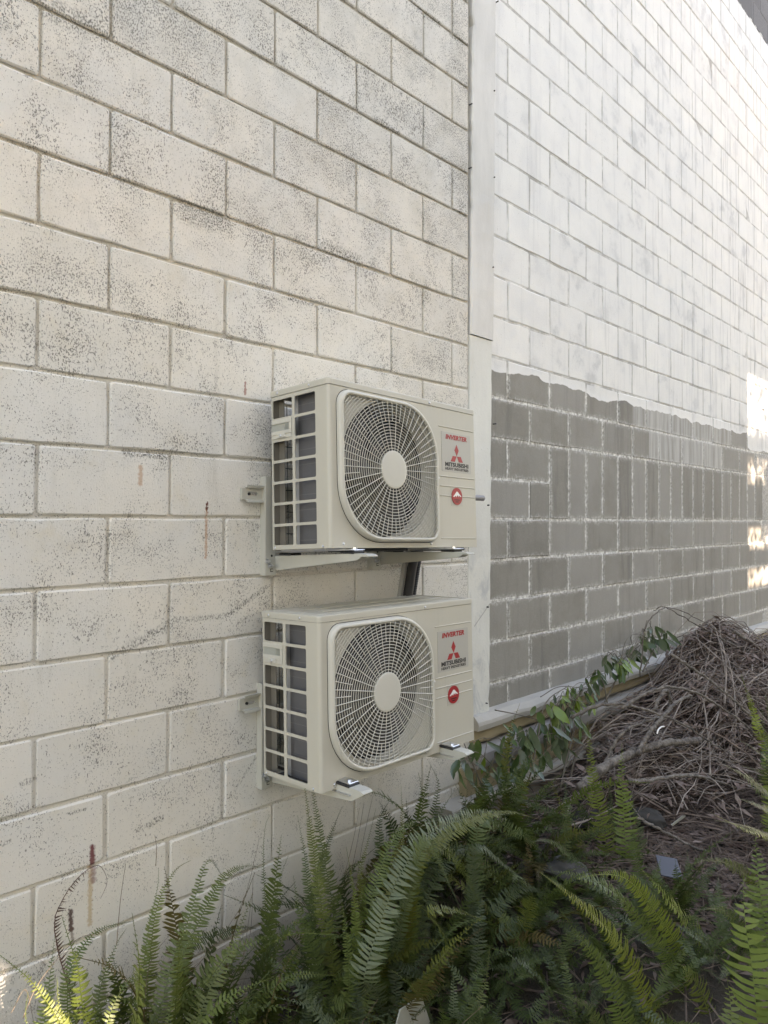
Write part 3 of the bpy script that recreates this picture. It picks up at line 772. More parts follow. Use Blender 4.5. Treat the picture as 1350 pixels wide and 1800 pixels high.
# ------------------------------------------------------------------ brackets
def bracket(label, zc, u0, ua, ub, arms):
    R = thing('wall_bracket', label, 'wall bracket', (u0 + .3, 0, zc), None, 'steel brackets holding the units off the wall')
    O = Vector(R.location)
    def shift(m_): m_.v = [(x - O.x, y - O.y, z - O.z) for x, y, z in m_.v]; return m_
    # slotted rail
    m_ = MB(); to3 = lambda a, b, t: (a, -.012 + t, b)
    hole_cell(m_, (u0, u0 + .085, zc - .019, zc + .019), (u0 + .022, u0 + .062, zc - .006, zc + .006, .0055), to3, .003)
    m_.add([to3(u0 + .085, zc - .019, 0), to3(u0 + .74, zc - .019, 0), to3(u0 + .74, zc + .019, 0), to3(u0 + .085, zc + .019, 0)], [(0, 1, 2, 3)])
    for s in (1, -1):
        x0 = u0 + .012
        prof = [(-.012, zc + s * .019), (-.024, zc + s * .0205), (-.026, zc + s * .029), (-.023, zc + s * .029), (-.0215, zc + s * .0225), (-.0085, zc + s * .0215)]
        m_.loops([[(x, y, z) for y, z in prof] for x in (x0, u0 + .74)], True, True)
    m_.add([(u0, -.012, zc - .019), (u0, 0, zc - .019), (u0, 0, zc + .019), (u0, -.012, zc + .019)], [(0, 1, 2, 3)])
    shift(m_).build('slotted_rail', M_BRK, R)
    m_ = MB(); m_.tube([(u0 + .03, -.0125, zc), (u0 + .03, -.001, zc)], .005, 8); shift(m_).build('wall_plug', M_DARKIN, R)
    for (u, zt, zb_, tip) in arms:
        m_ = MB()      # upright channel
        z0, z1 = zb_, zt
        m_.box(u - .042, u + .004, -.0315, -.0285, z0, z1, .0006)
        m_.box(u - .0425, u - .0395, -.0283, -.001, z0, z1); m_.box(u + .0015, u + .0045, -.0283, -.001, z0, z1)
        shift(m_).build('upright', M_BRK, R)
        zb0 = zb_ + .066
        (ty, tz), (by, bz) = tip
        m_ = MB()      # tapering arm: two cheeks and a top plate, lip rounded over at the tip
        topline = [(-.030, zb0), (ty + .02, tz), (ty, tz), (ty - .022, tz - .001), (ty - .033, tz - .006)]
        botline = [(-.030, zb0 - .05), (by, bz), (by - .012, bz + .005), (by - .022, bz + .012), (ty - .033, tz - .0085)]
        for x0, x1 in ((u, u + .0022), (u + .0398, u + .042)):
            for i in range(4):
                a, b, c, d_ = topline[i], topline[i + 1], botline[i + 1], botline[i]
                m_.loops([[(x0, *a), (x0, *b), (x0, *c), (x0, *d_)], [(x1, *a), (x1, *b), (x1, *c), (x1, *d_)]], True, True)
        for i in range(4):
            a, b = topline[i], topline[i + 1]
            m_.loops([[(u + .0024, a[0], a[1]), (u + .0396, a[0], a[1]), (u + .0396, a[0], a[1] - .0022), (u + .0024, a[0], a[1] - .0022)], [(u + .0024, b[0], b[1]), (u + .0396, b[0], b[1]), (u + .0396, b[0], b[1] - .0022), (u + .0024, b[0], b[1] - .0022)]], i == 0, i == 3)
        shift(m_).build('arm', M_BRK, R)
        for k, (dx, dz) in enumerate(((-.036, .050), (-.024, .034))):
            m_ = MB(); m_.tube([(u + dx, -.0316, zb_ + dz), (u + dx, -.037, zb_ + dz)], .0088, 12); m_.tube([(u + dx, -.0372, zb_ + dz), (u + dx, -.043, zb_ + dz)], .0062, 6); m_.tube([(u + dx, -.0432, zb_ + dz), (u + dx, -.050, zb_ + dz)], .0035, 8)
            shift(m_).build('bolt', M_STEEL, R)
        m_ = MB(); m_.tube([(u - .016, -.0322, zb_ + .0675), (u - .016, -.0317, zb_ + .0675)], .0042, 8)
        shift(m_).build('punched_hole', M_DARKIN, R); m_ = MB(); m_.box(u - .0198, u - .010, -.0322, -.0317, zb_ + .012, zb_ + .0145); m_.box(u - .022, u - .020, -.0322, -.0317, zb_ + .012, zb_ + .023); m_.box(u - .0198, u - .010, -.0322, -.0317, zb_ + .0209, zb_ + .0232)
        shift(m_).build('punched_slot', M_DARKIN, R)
        for yy in (ty + .06, -.085):
            f = (-.03 - yy) / (-.03 - ty); zz = zb0 + (tz - zb0) * f
            m_ = MB(); m_.box(u - .002, u + .046, yy - .032, yy + .032, zz + .001, zz + .0095, .002); shift(m_).build('rubber_pad', M_RUB, R)
            m_ = MB(); m_.box(u + .002, u + .042, yy - .030, yy + .024, zz + .0100, zz + .0145, .0015); m_.tube([(u + .022, yy - .012, zz + .0147), (u + .022, yy - .012, zz + .021)], .0085, 6)
            shift(m_).build('clamp_plate', M_STEEL, R)
    return R
bracket('steel bracket with slotted rail and two arms under the higher unit', .081, 1.427, 1.552, 2.073, [(1.552, .142, -.198, ((-.455, -.110), (-.436, -.131))), (2.073, .142, -.200, ((-.434, -.121), (-.422, -.140)))])
bracket('steel bracket with slotted rail and two arms under the lower unit', -.626, 1.421, 1.541, 2.055, [(1.541, -.565, -.925, ((-.447, -.828), (-.425, -.868))), (2.050, -.565, -.928, ((-.447, -.826), (-.43, -.862)))])

# ------------------------------------------------------------------ refrigerant lines between the units
def hose(label, pts, r, mat, corr=False):
    pts = [Vector(p) for p in pts]; P = []
    for i in range(len(pts) - 1):
        for k in range(12): P.append(pts[i].lerp(pts[i + 1], k / 12))
    P.append(pts[-1])
    m_ = MB()
    if corr:
        Q_ = []; R_ = []
        L = sum((P[i + 1] - P[i]).length for i in range(len(P) - 1)); n = int(L / .004)
        for i in range(n + 1):
            t = i / n * (len(P) - 1); a = int(min(t, len(P) - 2)); Q_.append(P[a].lerp(P[a + 1], t - a)); R_.append(r * (1 if i % 2 else .86))
        m_.tube(Q_, R_, 10)
    else: m_.tube(P, r, 12)
    o = m_.build('insulated_pipe', mat, None, smooth=not corr); return tag(o, label, 'pipe', 'pipes running between the two units')
M_LAG = plain('black_foam_lagging', (.012, .012, .014), .6, .2, 60, .5, 300)
hose('thick black lagged pipe between the two units, the left of the black pair', [(2.315, -.05, .05), (2.278, -.05, -.10), (2.240, -.05, -.205), (2.213, -.05, -.33), (2.19, -.05, -.5)], .0205, M_LAG)
hose('thin black lagged pipe right of the thick one between the two units', [(2.345, -.045, .05), (2.308, -.045, -.10), (2.278, -.045, -.205), (2.249, -.045, -.33), (2.225, -.045, -.5)], .0145, M_LAG, True)
hose('grey ribbed drain hose left of the black pipes between the two units', [(2.285, -.018, .05), (2.262, -.018, -.10), (2.228, -.018, -.205), (2.20, -.018, -.33), (2.17, -.018, -.5)], .0125, plain('grey_ribbed_hose', (.33, .33, .32), .5), True)

# ------------------------------------------------------------------ ground
def gz(x, y):
    h = GROUND + .05 * mnoise.noise(Vector((x * 1.1, y * 1.1, 3))) + .02 * mnoise.noise(Vector((x * 4, y * 4, 7)))
    h += .20 * smooth01(1.7, 2.9, x) * smooth01(-2.2, -.9, y)
    h += .34 * math.exp(-(((x - 5.0) / (1.1 if x < 5 else 2.4)) ** 2 + ((y + .40) / .36) ** 2))
    return h
def grid_axis(lo, a, b, hi, step):
    v = list(np.arange(a, b, step)); x = a; s = step; L_ = []
    while x > lo: s *= 1.5; x -= s; L_.insert(0, max(x, lo))
    x = v[-1]; s = step; R_ = []
    while x < hi: s *= 1.5; x += s; R_.append(min(x, hi))
    return [float(t) for t in L_ + v + R_]
gx = grid_axis(-60, -1, 9, 90, .06); gy = grid_axis(-90, -3.2, .1, .6, .06)
gv = [(x, y, gz(x, y)) for y in gy for x in gx]; nx = len(gx)
gf = [(j * nx + i, j * nx + i + 1, (j + 1) * nx + i + 1, (j + 1) * nx + i) for j in range(len(gy) - 1) for i in range(nx - 1)]
g = NT('dark_garden_soil'); P = g.pos()
n1 = g.noise(P, 6, 5, .65); n2 = g.noise(P, 60, 4, .7)
c = g.mix(n1, (.034, .027, .020), (.085, .069, .053)); c = g.mix(g.math('MULTIPLY', g.step(n2, .55, .75), .5), c, (.16, .14, .12))
g.set(c, .95); g.bump(g.math('ADD', n1, n2), .9, .02); M_SOIL = g.m
me = bpy.data.meshes.new('ground'); me.from_pydata(gv, [], gf); me.update(); me.materials.append(M_SOIL)
me.polygons.foreach_set('use_smooth', [True] * len(me.polygons))
tag(obj('ground', me), kind='structure')

# ------------------------------------------------------------------ ferns
def mat_leaf(name, rough=.45, trans=.25, obj_color=True, base=(.06, .11, .025), spec=.34):
    g = NT(name); P = g.pos(); n = g.noise(P, 14, 3, .6); n2 = g.noise(P, 70, 2)
    c0 = g.info('Color') if obj_color else base
    c = g.mix(g.math('MULTIPLY', n, .55), c0, (.030, .045, .014)); c = g.mix(g.math('MULTIPLY', g.step(n2, .6, .8), .22), c, (.16, .15, .05))
    g.set(c, rough, Specular_IOR_Level=spec)
    tr = g.t.nodes.new('ShaderNodeBsdfTranslucent'); g.put(tr.inputs[0], g.mix(.5, c, (.16, .22, .03)))
    ms = g.t.nodes.new('ShaderNodeMixShader'); ms.inputs[0].default_value = trans
    g.link(g.b.outputs[0], ms.inputs[1]); g.link(tr.outputs[0], ms.inputs[2]); g.link(ms.outputs[0], g.out.inputs[0])
    return g.m
M_FROND = mat_leaf('fern_leaflets', .46, .26)
M_DRY = plain('dried_brown_frond', (.09, .045, .03), .8, .3, 30)
def spline(ctrl, n):
    c = [Vector(p) for p in ctrl]; c = [c[0] * 2 - c[1]] + c + [c[-1] * 2 - c[-2]]
    out = []; segs = len(c) - 3
    for i in range(n + 1):
        t = i / n * segs; k = min(int(t), segs - 1); t -= k
        p0, p1, p2, p3 = c[k:k + 4]
        out.append(.5 * ((2 * p1) + (p2 - p0) * t + (2 * p0 - 5 * p1 + 4 * p2 - p3) * t * t + (3 * p1 - p0 - 3 * p2 + p3) * t ** 3))
    return out
def frond_mesh(ctrl, leaf_len, face, seed, mat, spacing=.0105, bare=.10, curl=0.0, gaps=.03, taper_base=True):
    """a rachis with two rows of toothed, slightly sickle-shaped leaflets"""
    rs = random.Random(seed)
    pts = spline(ctrl, 70)
    acc = [0]
    for a, b in zip(pts[:-1], pts[1:]): acc.append(acc[-1] + (b - a).length)
    L = acc[-1]; m_ = MB()
    m_.tube(pts[::3], [.0017 * (1 - .75 * i / 23) for i in range(len(pts[::3]))], 4, False)
    face = Vector(face).normalized(); n = int(L / spacing); k = 0
    twist0 = rs.uniform(-.25, .25)
    for i in range(n):
        s = i * spacing; t = s / L
        if t < bare: continue
        while k < len(acc) - 2 and acc[k + 1] < s: k += 1
        f = (s - acc[k]) / max(1e-9, acc[k + 1] - acc[k]); p = pts[k].lerp(pts[k + 1], f)
        T = (pts[min(k + 2, 70)] - pts[max(k - 1, 0)]).normalized()
        N = (face - T * face.dot(T))
        if N.length < .05: N = T.orthogonal()
        N.normalize(); S = T.cross(N)
        prof = (smooth01(bare, bare + .22, t) * .55 + .45) * (1 - smooth01(.55, 1.02, t) * .93)
        for side in (-1, 1):
            if rs.random() < gaps: continue
            l = leaf_len * prof * rs.uniform(.76, 1.14); w = min(spacing * .53, l * .24) * rs.uniform(.85, 1.1)
            up = rs.uniform(-.12, .38) - curl * 1.2
            d = (S * side + T * rs.uniform(.0, .42) + N * up).normalized()
            o = p + T * (side * spacing * .22)
            wv = (T - d * T.dot(d)).normalized(); nn = wv.cross(d)
            tip_bend = T * l * .10 - N * l * (rs.uniform(.05, .25) + curl)
            a = o; b1 = o + d * l * .38 + nn * l * .02; c1 = o + d * l * .74 + tip_bend * .35; tp = o + d * l + tip_bend
            vs_ = [a - wv * w * .45, a + wv * w * .75, b1 - wv * w * .62, b1 + wv * w * .72, c1 - wv * w * .48, c1 + wv * w * .52, tp]
            m_.add(vs_, [(0, 1, 3, 2), (2, 3, 5, 4), (4, 5, 6)])
    me = bpy.data.meshes.new('frond'); me.from_pydata(m_.v, [], m_.f); me.update(); me.materials.append(mat)
    return me
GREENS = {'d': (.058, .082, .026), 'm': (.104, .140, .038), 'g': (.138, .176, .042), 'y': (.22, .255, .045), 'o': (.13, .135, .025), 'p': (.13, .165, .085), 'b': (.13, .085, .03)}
def fern(label, base, fronds, seed):
    """base: point on the ground; fronds: (pixels root->tip, y root, y tip, half width px, tone)"""
    rs = random.Random(seed)
    bx, by = base; R = thing('fern', label, 'fern', (bx, by, gz(bx, by)), None, 'sword ferns growing along the wall')
    O = Vector(R.location)
    for q, (pix, y0, y1, hw, tone) in enumerate(fronds):
        n = len(pix); ctrl = [at(x, y, y0 + (y1 - y0) * i / (n - 1)) for i, (x, y) in enumerate(pix)]
        mid = ctrl[n // 2]; ll = hw * depth(mid) / F_PX * 1.08
        if ctrl[0].z > GROUND + .06:                       # carry the stalk on down to the crown of the plant
            foot_ = Vector((bx + rs.uniform(-.05, .05), by + rs.uniform(-.04, .04), GROUND - .02))
            if (ctrl[0] - foot_).length > .12:
                ctrl = [foot_, foot_.lerp(ctrl[0], .55) + Vector((0, 0, .06))] + ctrl
        view = (CAM - mid).normalized()
        face = view + Vector((rs.uniform(-.7, .7), rs.uniform(-.2, .2), rs.uniform(.1, .9)))
        dead = tone == 'x'
        me = frond_mesh([c - O for c in ctrl], ll, face, seed * 100 + q, M_DRY if dead else M_FROND, spacing=max(.0080, ll * .255), curl=1.4 if dead else rs.uniform(0, .12), gaps=.25 if dead else .04, bare=.08)
        o = obj('frond', me, R)
        if dead: o['label'] = 'dried brown curled frond'
        else:
            c = GREENS[tone]; v = rs.uniform(.85, 1.18); o.color = (c[0] * v * rs.uniform(.92, 1.1), c[1] * v, c[2] * v * rs.uniform(.8, 1.2), 1)
    return R

fern('low fern at the wall with a bright frond and a dried brown curled frond', (.80, -.22), [
    ([(120, 1830), (63, 1735), (20, 1695), (-15, 1668)], -.38, -.22, 20, 'g'),
    ([(75, 1840), (85, 1740), (97, 1640)], -.20, -.10, 22, 'g'),
    ([(96, 1640), (110, 1582), (140, 1540), (170, 1521), (183, 1532), (188, 1553), (175, 1583)], -.10, -.05, 9, 'x'),
    ([(150, 1840), (138, 1710), (124, 1660), (113, 1625), (108, 1608)], -.30, -.24, 26, 'g'),
    ([(120, 1720), (145, 1665), (180, 1632), (240, 1618)], -.22, -.12, 17, 'm'),
    ([(165, 1840), (178, 1730), (205, 1660), (222, 1632)], -.24, -.14, 18, 'm'),
    ([(175, 1840), (205, 1755), (240, 1712), (275, 1700)], -.42, -.36, 19, 'g'),
    ([(60, 1850), (45, 1790), (50, 1740)], -.40, -.36, 18, 'g'), ([(130, 1850), (105, 1780), (100, 1715)], -.36, -.3, 22, 'g'),
    ([(185, 1850), (172, 1770), (180, 1690)], -.30, -.2, 18, 'm')], 1)
fern('fern with tall arching fronds against the wall, between the low left fern and the unit', (1.05, -.30), [
    ([(245, 1850), (252, 1700), (264, 1620), (277, 1560), (279, 1522)], -.22, -.12, 15, 'g'),
    ([(258, 1800), (268, 1640), (285, 1570), (310, 1528), (338, 1511)], -.2, -.10, 17, 'g'),
    ([(270, 1850), (300, 1700), (332, 1615), (352, 1548), (368, 1511), (391, 1540)], -.35, -.18, 20, 'm'),
    ([(318, 1700), (350, 1620), (380, 1562), (400, 1536), (430, 1522), (464, 1526)], -.26, -.12, 17, 'm'),
    ([(330, 1850), (368, 1740), (410, 1660), (446, 1566)], -.42, -.30, 22, 'g'),
    ([(318, 1650), (338, 1645), (358, 1668), (366, 1700)], -.46, -.46, 13, 'g'),
    ([(325, 1670), (385, 1642), (430, 1630), (470, 1638)], -.16, -.08, 16, 'd'),
    ([(372, 1740), (395, 1712), (430, 1704), (474, 1722)], -.14, -.06, 10, 'd'),
    ([(250, 1850), (232, 1760), (236, 1690)], -.3, -.2, 20, 'm'), ([(290, 1850), (300, 1770), (318, 1700)], -.45, -.36, 20, 'g'),
    ([(310, 1860), (345, 1800), (352, 1720)], -.46, -.4, 20, 'g')], 2)
fern('tall fern whose upright fronds reach up behind the near corner of the lower unit', (1.42, -.34), [
    ([(606, 1800), (597, 1735), (568, 1610), (552, 1505), (538, 1400), (530, 1350)], -.42, -.20, 15, 'g'),
    ([(585, 1620), (572, 1520), (561, 1460), (549, 1385), (545, 1350)], -.3, -.18, 16, 'm'),
    ([(560, 1680), (541, 1556), (534, 1495), (522, 1428)], -.28, -.15, 13, 'm'),
    ([(555, 1560), (574, 1490), (590, 1445), (603, 1415)], -.2, -.12, 13, 'd'),
    ([(566, 1740), (545, 1660), (524, 1592), (515, 1535)], -.36, -.28, 18, 'm'),
    ([(482, 1800), (476, 1650), (488, 1560), (508, 1500)], -.24, -.14, 13, 'm'),
    ([(478, 1800), (470, 1650), (463, 1520), (466, 1455), (476, 1430)], -.20, -.12, 9, 'm'),
    ([(622, 1760), (624, 1600), (617, 1540), (608, 1485)], -.42, -.34, 12, 'g'),
    ([(612, 1750), (608, 1640), (596, 1560)], -.46, -.40, 15, 'g'),
    ([(620, 1700), (637, 1585), (649, 1505)], -.4, -.32, 14, 'g'),
    ([(509, 1830), (507, 1760), (511, 1700)], -.4, -.36, 8, 'm'), ([(530, 1840), (545, 1760), (548, 1680)], -.42, -.3, 16, 'd'),
    ([(640, 1780), (660, 1680), (668, 1600)], -.48, -.38, 16, 'm'), ([(570, 1840), (580, 1770), (575, 1700)], -.44, -.4, 14, 'd')], 3)
fern('large fern below the lower unit with a long pale arching frond reaching right', (1.72, -.42), [
    ([(640, 1720), (672, 1612), (702, 1540), (746, 1474), (802, 1444), (857, 1430), (905, 1432)], -.55, -.42, 25, 'p'),
    ([(668, 1610), (690, 1530), (706, 1462), (705, 1376)], -.42, -.34, 14, 'o'),
    ([(640, 1600), (634, 1530), (647, 1478), (662, 1416)], -.32, -.24, 8, 'o'),
    ([(650, 1600), (678, 1505), (710, 1455), (758, 1430)], -.40, -.36, 18, 'm'),
    ([(735, 1515), (783, 1472), (839, 1440), (894, 1427), (950, 1441)], -.52, -.55, 15, 'o'),
    ([(748, 1480), (770, 1510), (792, 1560), (812, 1600)], -.55, -.62, 14, 'p'),
    ([(735, 1490), (790, 1500), (830, 1560), (850, 1620)], -.50, -.56, 16, 'm'),
    ([(700, 1620), (750, 1530), (800, 1440), (842, 1405)], -.36, -.28, 15, 'p'),
    ([(690, 1560), (720, 1480), (740, 1400), (735, 1355)], -.22, -.12, 18, 'd'),
    ([(700, 1540), (755, 1450), (770, 1380), (752, 1335)], -.20, -.10, 17, 'd'),
    ([(720, 1540), (790, 1470), (820, 1400), (815, 1370)], -.22, -.14, 15, 'd'),
    ([(660, 1700), (690, 1620), (720, 1560)], -.5, -.46, 18, 'm'), ([(760, 1560), (800, 1500), (850, 1480)], -.44, -.4, 18, 'd'),
    ([(690, 1590), (670, 1500), (668, 1440), (690, 1400)], -.26, -.16, 16, 'd')], 4)
fern('dark fern in the middle with drooping fronds below the arching one', (2.05, -.50), [
    ([(838, 1490), (894, 1526), (942, 1563)], -.52, -.60, 14, 'p'),
    ([(846, 1446), (913, 1466), (955, 1500), (975, 1540)], -.50, -.6, 17, 'p'),
    ([(752, 1604), (802, 1601), (860, 1622)], -.62, -.66, 15, 'o'),
    ([(800, 1790), (797, 1720), (793, 1660)], -.66, -.62, 13, 'p'),
    ([(805, 1800), (843, 1705), (874, 1635)], -.66, -.58, 17, 'm'), ([(820, 1820), (850, 1740), (862, 1660)], -.7, -.62, 18, 'g'),
    ([(745, 1750), (715, 1725), (684, 1702)], -.6, -.62, 15, 'm'),
    ([(910, 1760), (902, 1670), (882, 1584)], -.62, -.56, 15, 'g'), ([(720, 1720), (760, 1660), (785, 1590)], -.5, -.44, 14, 'd'),
    ([(870, 1600), (920, 1560), (980, 1580)], -.58, -.62, 15, 'd'), ([(880, 1640), (940, 1620), (990, 1650)], -.62, -.7, 16, 'd'),
    ([(900, 1700), (960, 1680), (1010, 1720)], -.7, -.78, 16, 'd'), ([(890, 1750), (930, 1690), (935, 1640)], -.7, -.66, 16, 'd'),
    ([(930, 1790), (970, 1740), (1010, 1760)], -.8, -.86, 15, 'd'), ([(950, 1680), (1010, 1640), (1040, 1660)], -.7, -.76, 15, 'd')], 5)
fern('fern of two upright wide fronds standing before the brush pile', (3.0, -.48), [
    ([(1068, 1500), (1056, 1440), (1046, 1390), (1038, 1330), (1032, 1262)], -.62, -.56, 19, 'g'),
    ([(1100, 1510), (1097, 1440), (1093, 1370), (1093, 1302)], -.68, -.64, 23, 'g'),
    ([(1130, 1520), (1122, 1460), (1114, 1420), (1108, 1385)], -.70, -.66, 16, 'p'),
    ([(1080, 1500), (1073, 1430), (1072, 1368)], -.56, -.52, 13, 'd'),
    ([(1030, 1500), (1010, 1470), (988, 1420), (967, 1366)], -.50, -.40, 21, 'o'),
    ([(1010, 1500), (980, 1440), (940, 1418), (898, 1402)], -.48, -.40, 14, 'p'),
    ([(1050, 1510), (1035, 1450), (1010, 1400), (1000, 1380)], -.48, -.4, 12, 'd'),
    ([(1020, 1520), (970, 1480), (930, 1480)], -.6, -.62, 15, 'm'), ([(1000, 1500), (960, 1450), (920, 1450)], -.5, -.48, 16, 'd')], 6)
fern('foreground fern of bright yellow green arching fronds at lower right', (2.35, -1.15), [
    ([(1165, 1830), (1117, 1707), (1072, 1637), (1006, 1578), (944, 1529)], -1.12, -.98, 22, 'y'),
    ([(1245, 1810), (1200, 1680), (1146, 1595), (1102, 1546), (1057, 1537), (1012, 1545)], -1.10, -.98, 21, 'y'),
    ([(1310, 1820), (1287, 1744), (1243, 1667), (1206, 1619), (1165, 1570), (1124, 1524)], -1.15, -.98, 26, 'y'),
    ([(1220, 1830), (1194, 1733), (1165, 1670), (1117, 1611), (1067, 1546)], -1.12, -1.0, 18, 'g'),
    ([(1115, 1830), (1072, 1726), (1028, 1659), (980, 1594)], -1.10, -1.0, 24, 'm'),
    ([(1080, 1830), (1030, 1770), (970, 1740)], -1.05, -1.0, 16, 'm'), ([(1150, 1830), (1120, 1760), (1060, 1730), (1020, 1730)], -1.0, -.95, 18, 'd'),
    ([(1260, 1830), (1230, 1740), (1190, 1690)], -1.2, -1.15, 22, 'g'), ([(1040, 1840), (1000, 1800), (950, 1790)], -1.05, -1.0, 16, 'd'),
    ([(1180, 1840), (1150, 1720), (1125, 1660)], -1.0, -.95, 20, 'd'), ([(1100, 1760), (1090, 1690), (1060, 1630), (1030, 1600)], -.92, -.85, 18, 'd'),
    ([(1130, 1700), (1110, 1640), (1085, 1590)], -.9, -.84, 18, 'd')], 7)
fern('broad green fern at the right edge in front with wide combed fronds', (2.35, -1.36), [
    ([(1335, 1840), (1322, 1700), (1310, 1620), (1306, 1535)], -1.36, -1.30, 46, 'g'),
    ([(1360, 1800), (1345, 1640), (1333, 1540), (1327, 1462)], -1.30, -1.22, 32, 'm'),
    ([(1290, 1850), (1285, 1770), (1275, 1700)], -1.36, -1.32, 32, 'm'), ([(1370, 1840), (1352, 1750), (1345, 1690)], -1.4, -1.36, 40, 'g'),
    ([(1400, 1520), (1350, 1472), (1305, 1456), (1248, 1428)], -1.2, -1.16, 18, 'y'),
    ([(1390, 1500), (1340, 1464), (1290, 1448), (1255, 1442)], -1.18, -1.16, 13, 'o'),
    ([(1330, 1560), (1295, 1526), (1250, 1512), (1205, 1522)], -1.15, -1.05, 17, 'g'),
    ([(1310, 1640), (1270, 1600), (1220, 1600)], -1.2, -1.14, 14, 'g')], 8)
fern('fern on the right beside the brush pile with long fronds reaching left', (3.45, -1.05), [
    ([(1352, 1320), (1334, 1285), (1324, 1250), (1302, 1183)], -.95, -.88, 14, 'y'),
    ([(1390, 1420), (1350, 1398), (1310, 1365), (1270, 1342)], -1.05, -1.02, 19, 'p'),
    ([(1390, 1370), (1350, 1335), (1320, 1312), (1296, 1300)], -1.0, -.98, 17, 'm'),
    ([(1380, 1440), (1350, 1370), (1345, 1300), (1338, 1240)], -1.0, -.94, 19, 'd'), ([(1380, 1330), (1355, 1270), (1345, 1220)], -1.0, -.96, 16, 'm'),
    ([(1390, 1400), (1340, 1360), (1300, 1345)], -.95, -.92, 16, 'd'), ([(1400, 1450), (1340, 1420), (1290, 1400)], -1.08, -1.04, 16, 'd'),
    ([(1400, 1430), (1375, 1350), (1372, 1280)], -1.0, -.98, 16, 'd')], 9)

# a shared stock of fronds for the darker ferns that fill in between
stock = []
for i in range(16):
    rs = random.Random(500 + i); L = rs.uniform(.38, .62); b = rs.uniform(.35, 1.15)
    ctrl = []
    for k in range(5):
        t = k / 4; a = math.radians(72) - b * 1.35 * t
        ctrl.append((ctrl[-1] + Vector((math.cos(a), rs.uniform(-.06, .06), math.sin(a))) * L / 4) if ctrl else Vector((0, 0, 0)))
    stock.append(frond_mesh(ctrl, rs.uniform(.026, .036), (-.5, rs.uniform(-.4, .4), .8), 700 + i, M_FROND, spacing=.0105))
fill = [(1.95, -.28, 13, 'dark fern under the middle of the lower unit, nearest the wall'), (2.25, -.36, 13, 'dark fern under the right end of the lower unit'),
        (2.15, -.75, 12, 'dark low fern between the torn pale scrap and the bright arching fern'), (1.88, -.62, 8, 'small dark fern right behind the torn pale scrap'),
        (2.55, -.55, 12, 'shaded fern left of the two upright fronds'), (2.55, -.92, 12, 'dark fern tucked behind the bright arching fronds'),
        (1.25, -.42, 9, 'low dark fern at the foot of the tall upright fern'), 
        (3.9, -1.3, 10, 'shaded fern at the right edge behind the broad one'), (.95, -.5, 8, 'low fern at the bottom edge beneath the tall arching one'),
        (2.2, -1.05, 9, 'low dark fern at the bottom edge left of the bright arching fern')]
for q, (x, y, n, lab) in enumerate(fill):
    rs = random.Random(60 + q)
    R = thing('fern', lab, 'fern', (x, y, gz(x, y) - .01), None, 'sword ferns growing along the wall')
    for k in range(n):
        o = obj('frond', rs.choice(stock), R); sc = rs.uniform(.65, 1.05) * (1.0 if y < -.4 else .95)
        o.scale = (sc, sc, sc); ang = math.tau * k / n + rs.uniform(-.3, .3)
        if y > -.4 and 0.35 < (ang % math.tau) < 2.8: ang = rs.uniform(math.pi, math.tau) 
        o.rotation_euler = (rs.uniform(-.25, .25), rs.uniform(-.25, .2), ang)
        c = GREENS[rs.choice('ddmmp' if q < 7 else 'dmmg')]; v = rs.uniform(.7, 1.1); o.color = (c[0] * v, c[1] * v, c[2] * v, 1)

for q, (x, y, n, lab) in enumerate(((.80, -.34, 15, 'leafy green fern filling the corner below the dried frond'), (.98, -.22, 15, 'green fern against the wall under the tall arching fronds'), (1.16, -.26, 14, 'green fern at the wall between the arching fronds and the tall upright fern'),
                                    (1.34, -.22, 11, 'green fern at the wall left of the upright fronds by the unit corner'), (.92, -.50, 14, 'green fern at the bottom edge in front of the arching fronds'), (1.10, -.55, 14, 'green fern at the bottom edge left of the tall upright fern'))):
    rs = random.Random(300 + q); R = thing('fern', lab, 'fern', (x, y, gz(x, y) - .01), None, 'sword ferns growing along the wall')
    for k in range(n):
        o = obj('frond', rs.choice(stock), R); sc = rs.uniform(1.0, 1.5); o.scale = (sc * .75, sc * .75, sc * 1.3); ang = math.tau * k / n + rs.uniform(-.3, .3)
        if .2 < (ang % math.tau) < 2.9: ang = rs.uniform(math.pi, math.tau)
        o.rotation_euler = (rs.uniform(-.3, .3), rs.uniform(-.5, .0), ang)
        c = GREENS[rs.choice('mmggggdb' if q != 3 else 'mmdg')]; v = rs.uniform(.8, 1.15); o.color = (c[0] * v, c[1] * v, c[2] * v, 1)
rs0 = random.Random(404)
spots = [(x, y) for x, y in ((1.70, -.15), (1.86, -.17), (2.02, -.15), (2.18, -.17), (2.34, -.15), (2.5, -.18), (1.55, -.30), (1.75, -.26), (2.40, -.24), (2.62, -.30), (1.62, -.52), (1.90, -.46), (2.12, -.40), (2.38, -.50), (1.78, -.78), (2.02, -.92), (2.30, -.88), (2.48, -.72), (2.68, -.98), (2.42, -1.10), (1.46, -.56), (1.98, -1.12), (2.2, -.6), (1.7, -.64), (2.6, -.42), (1.5, -.75), (2.55, -1.2))]
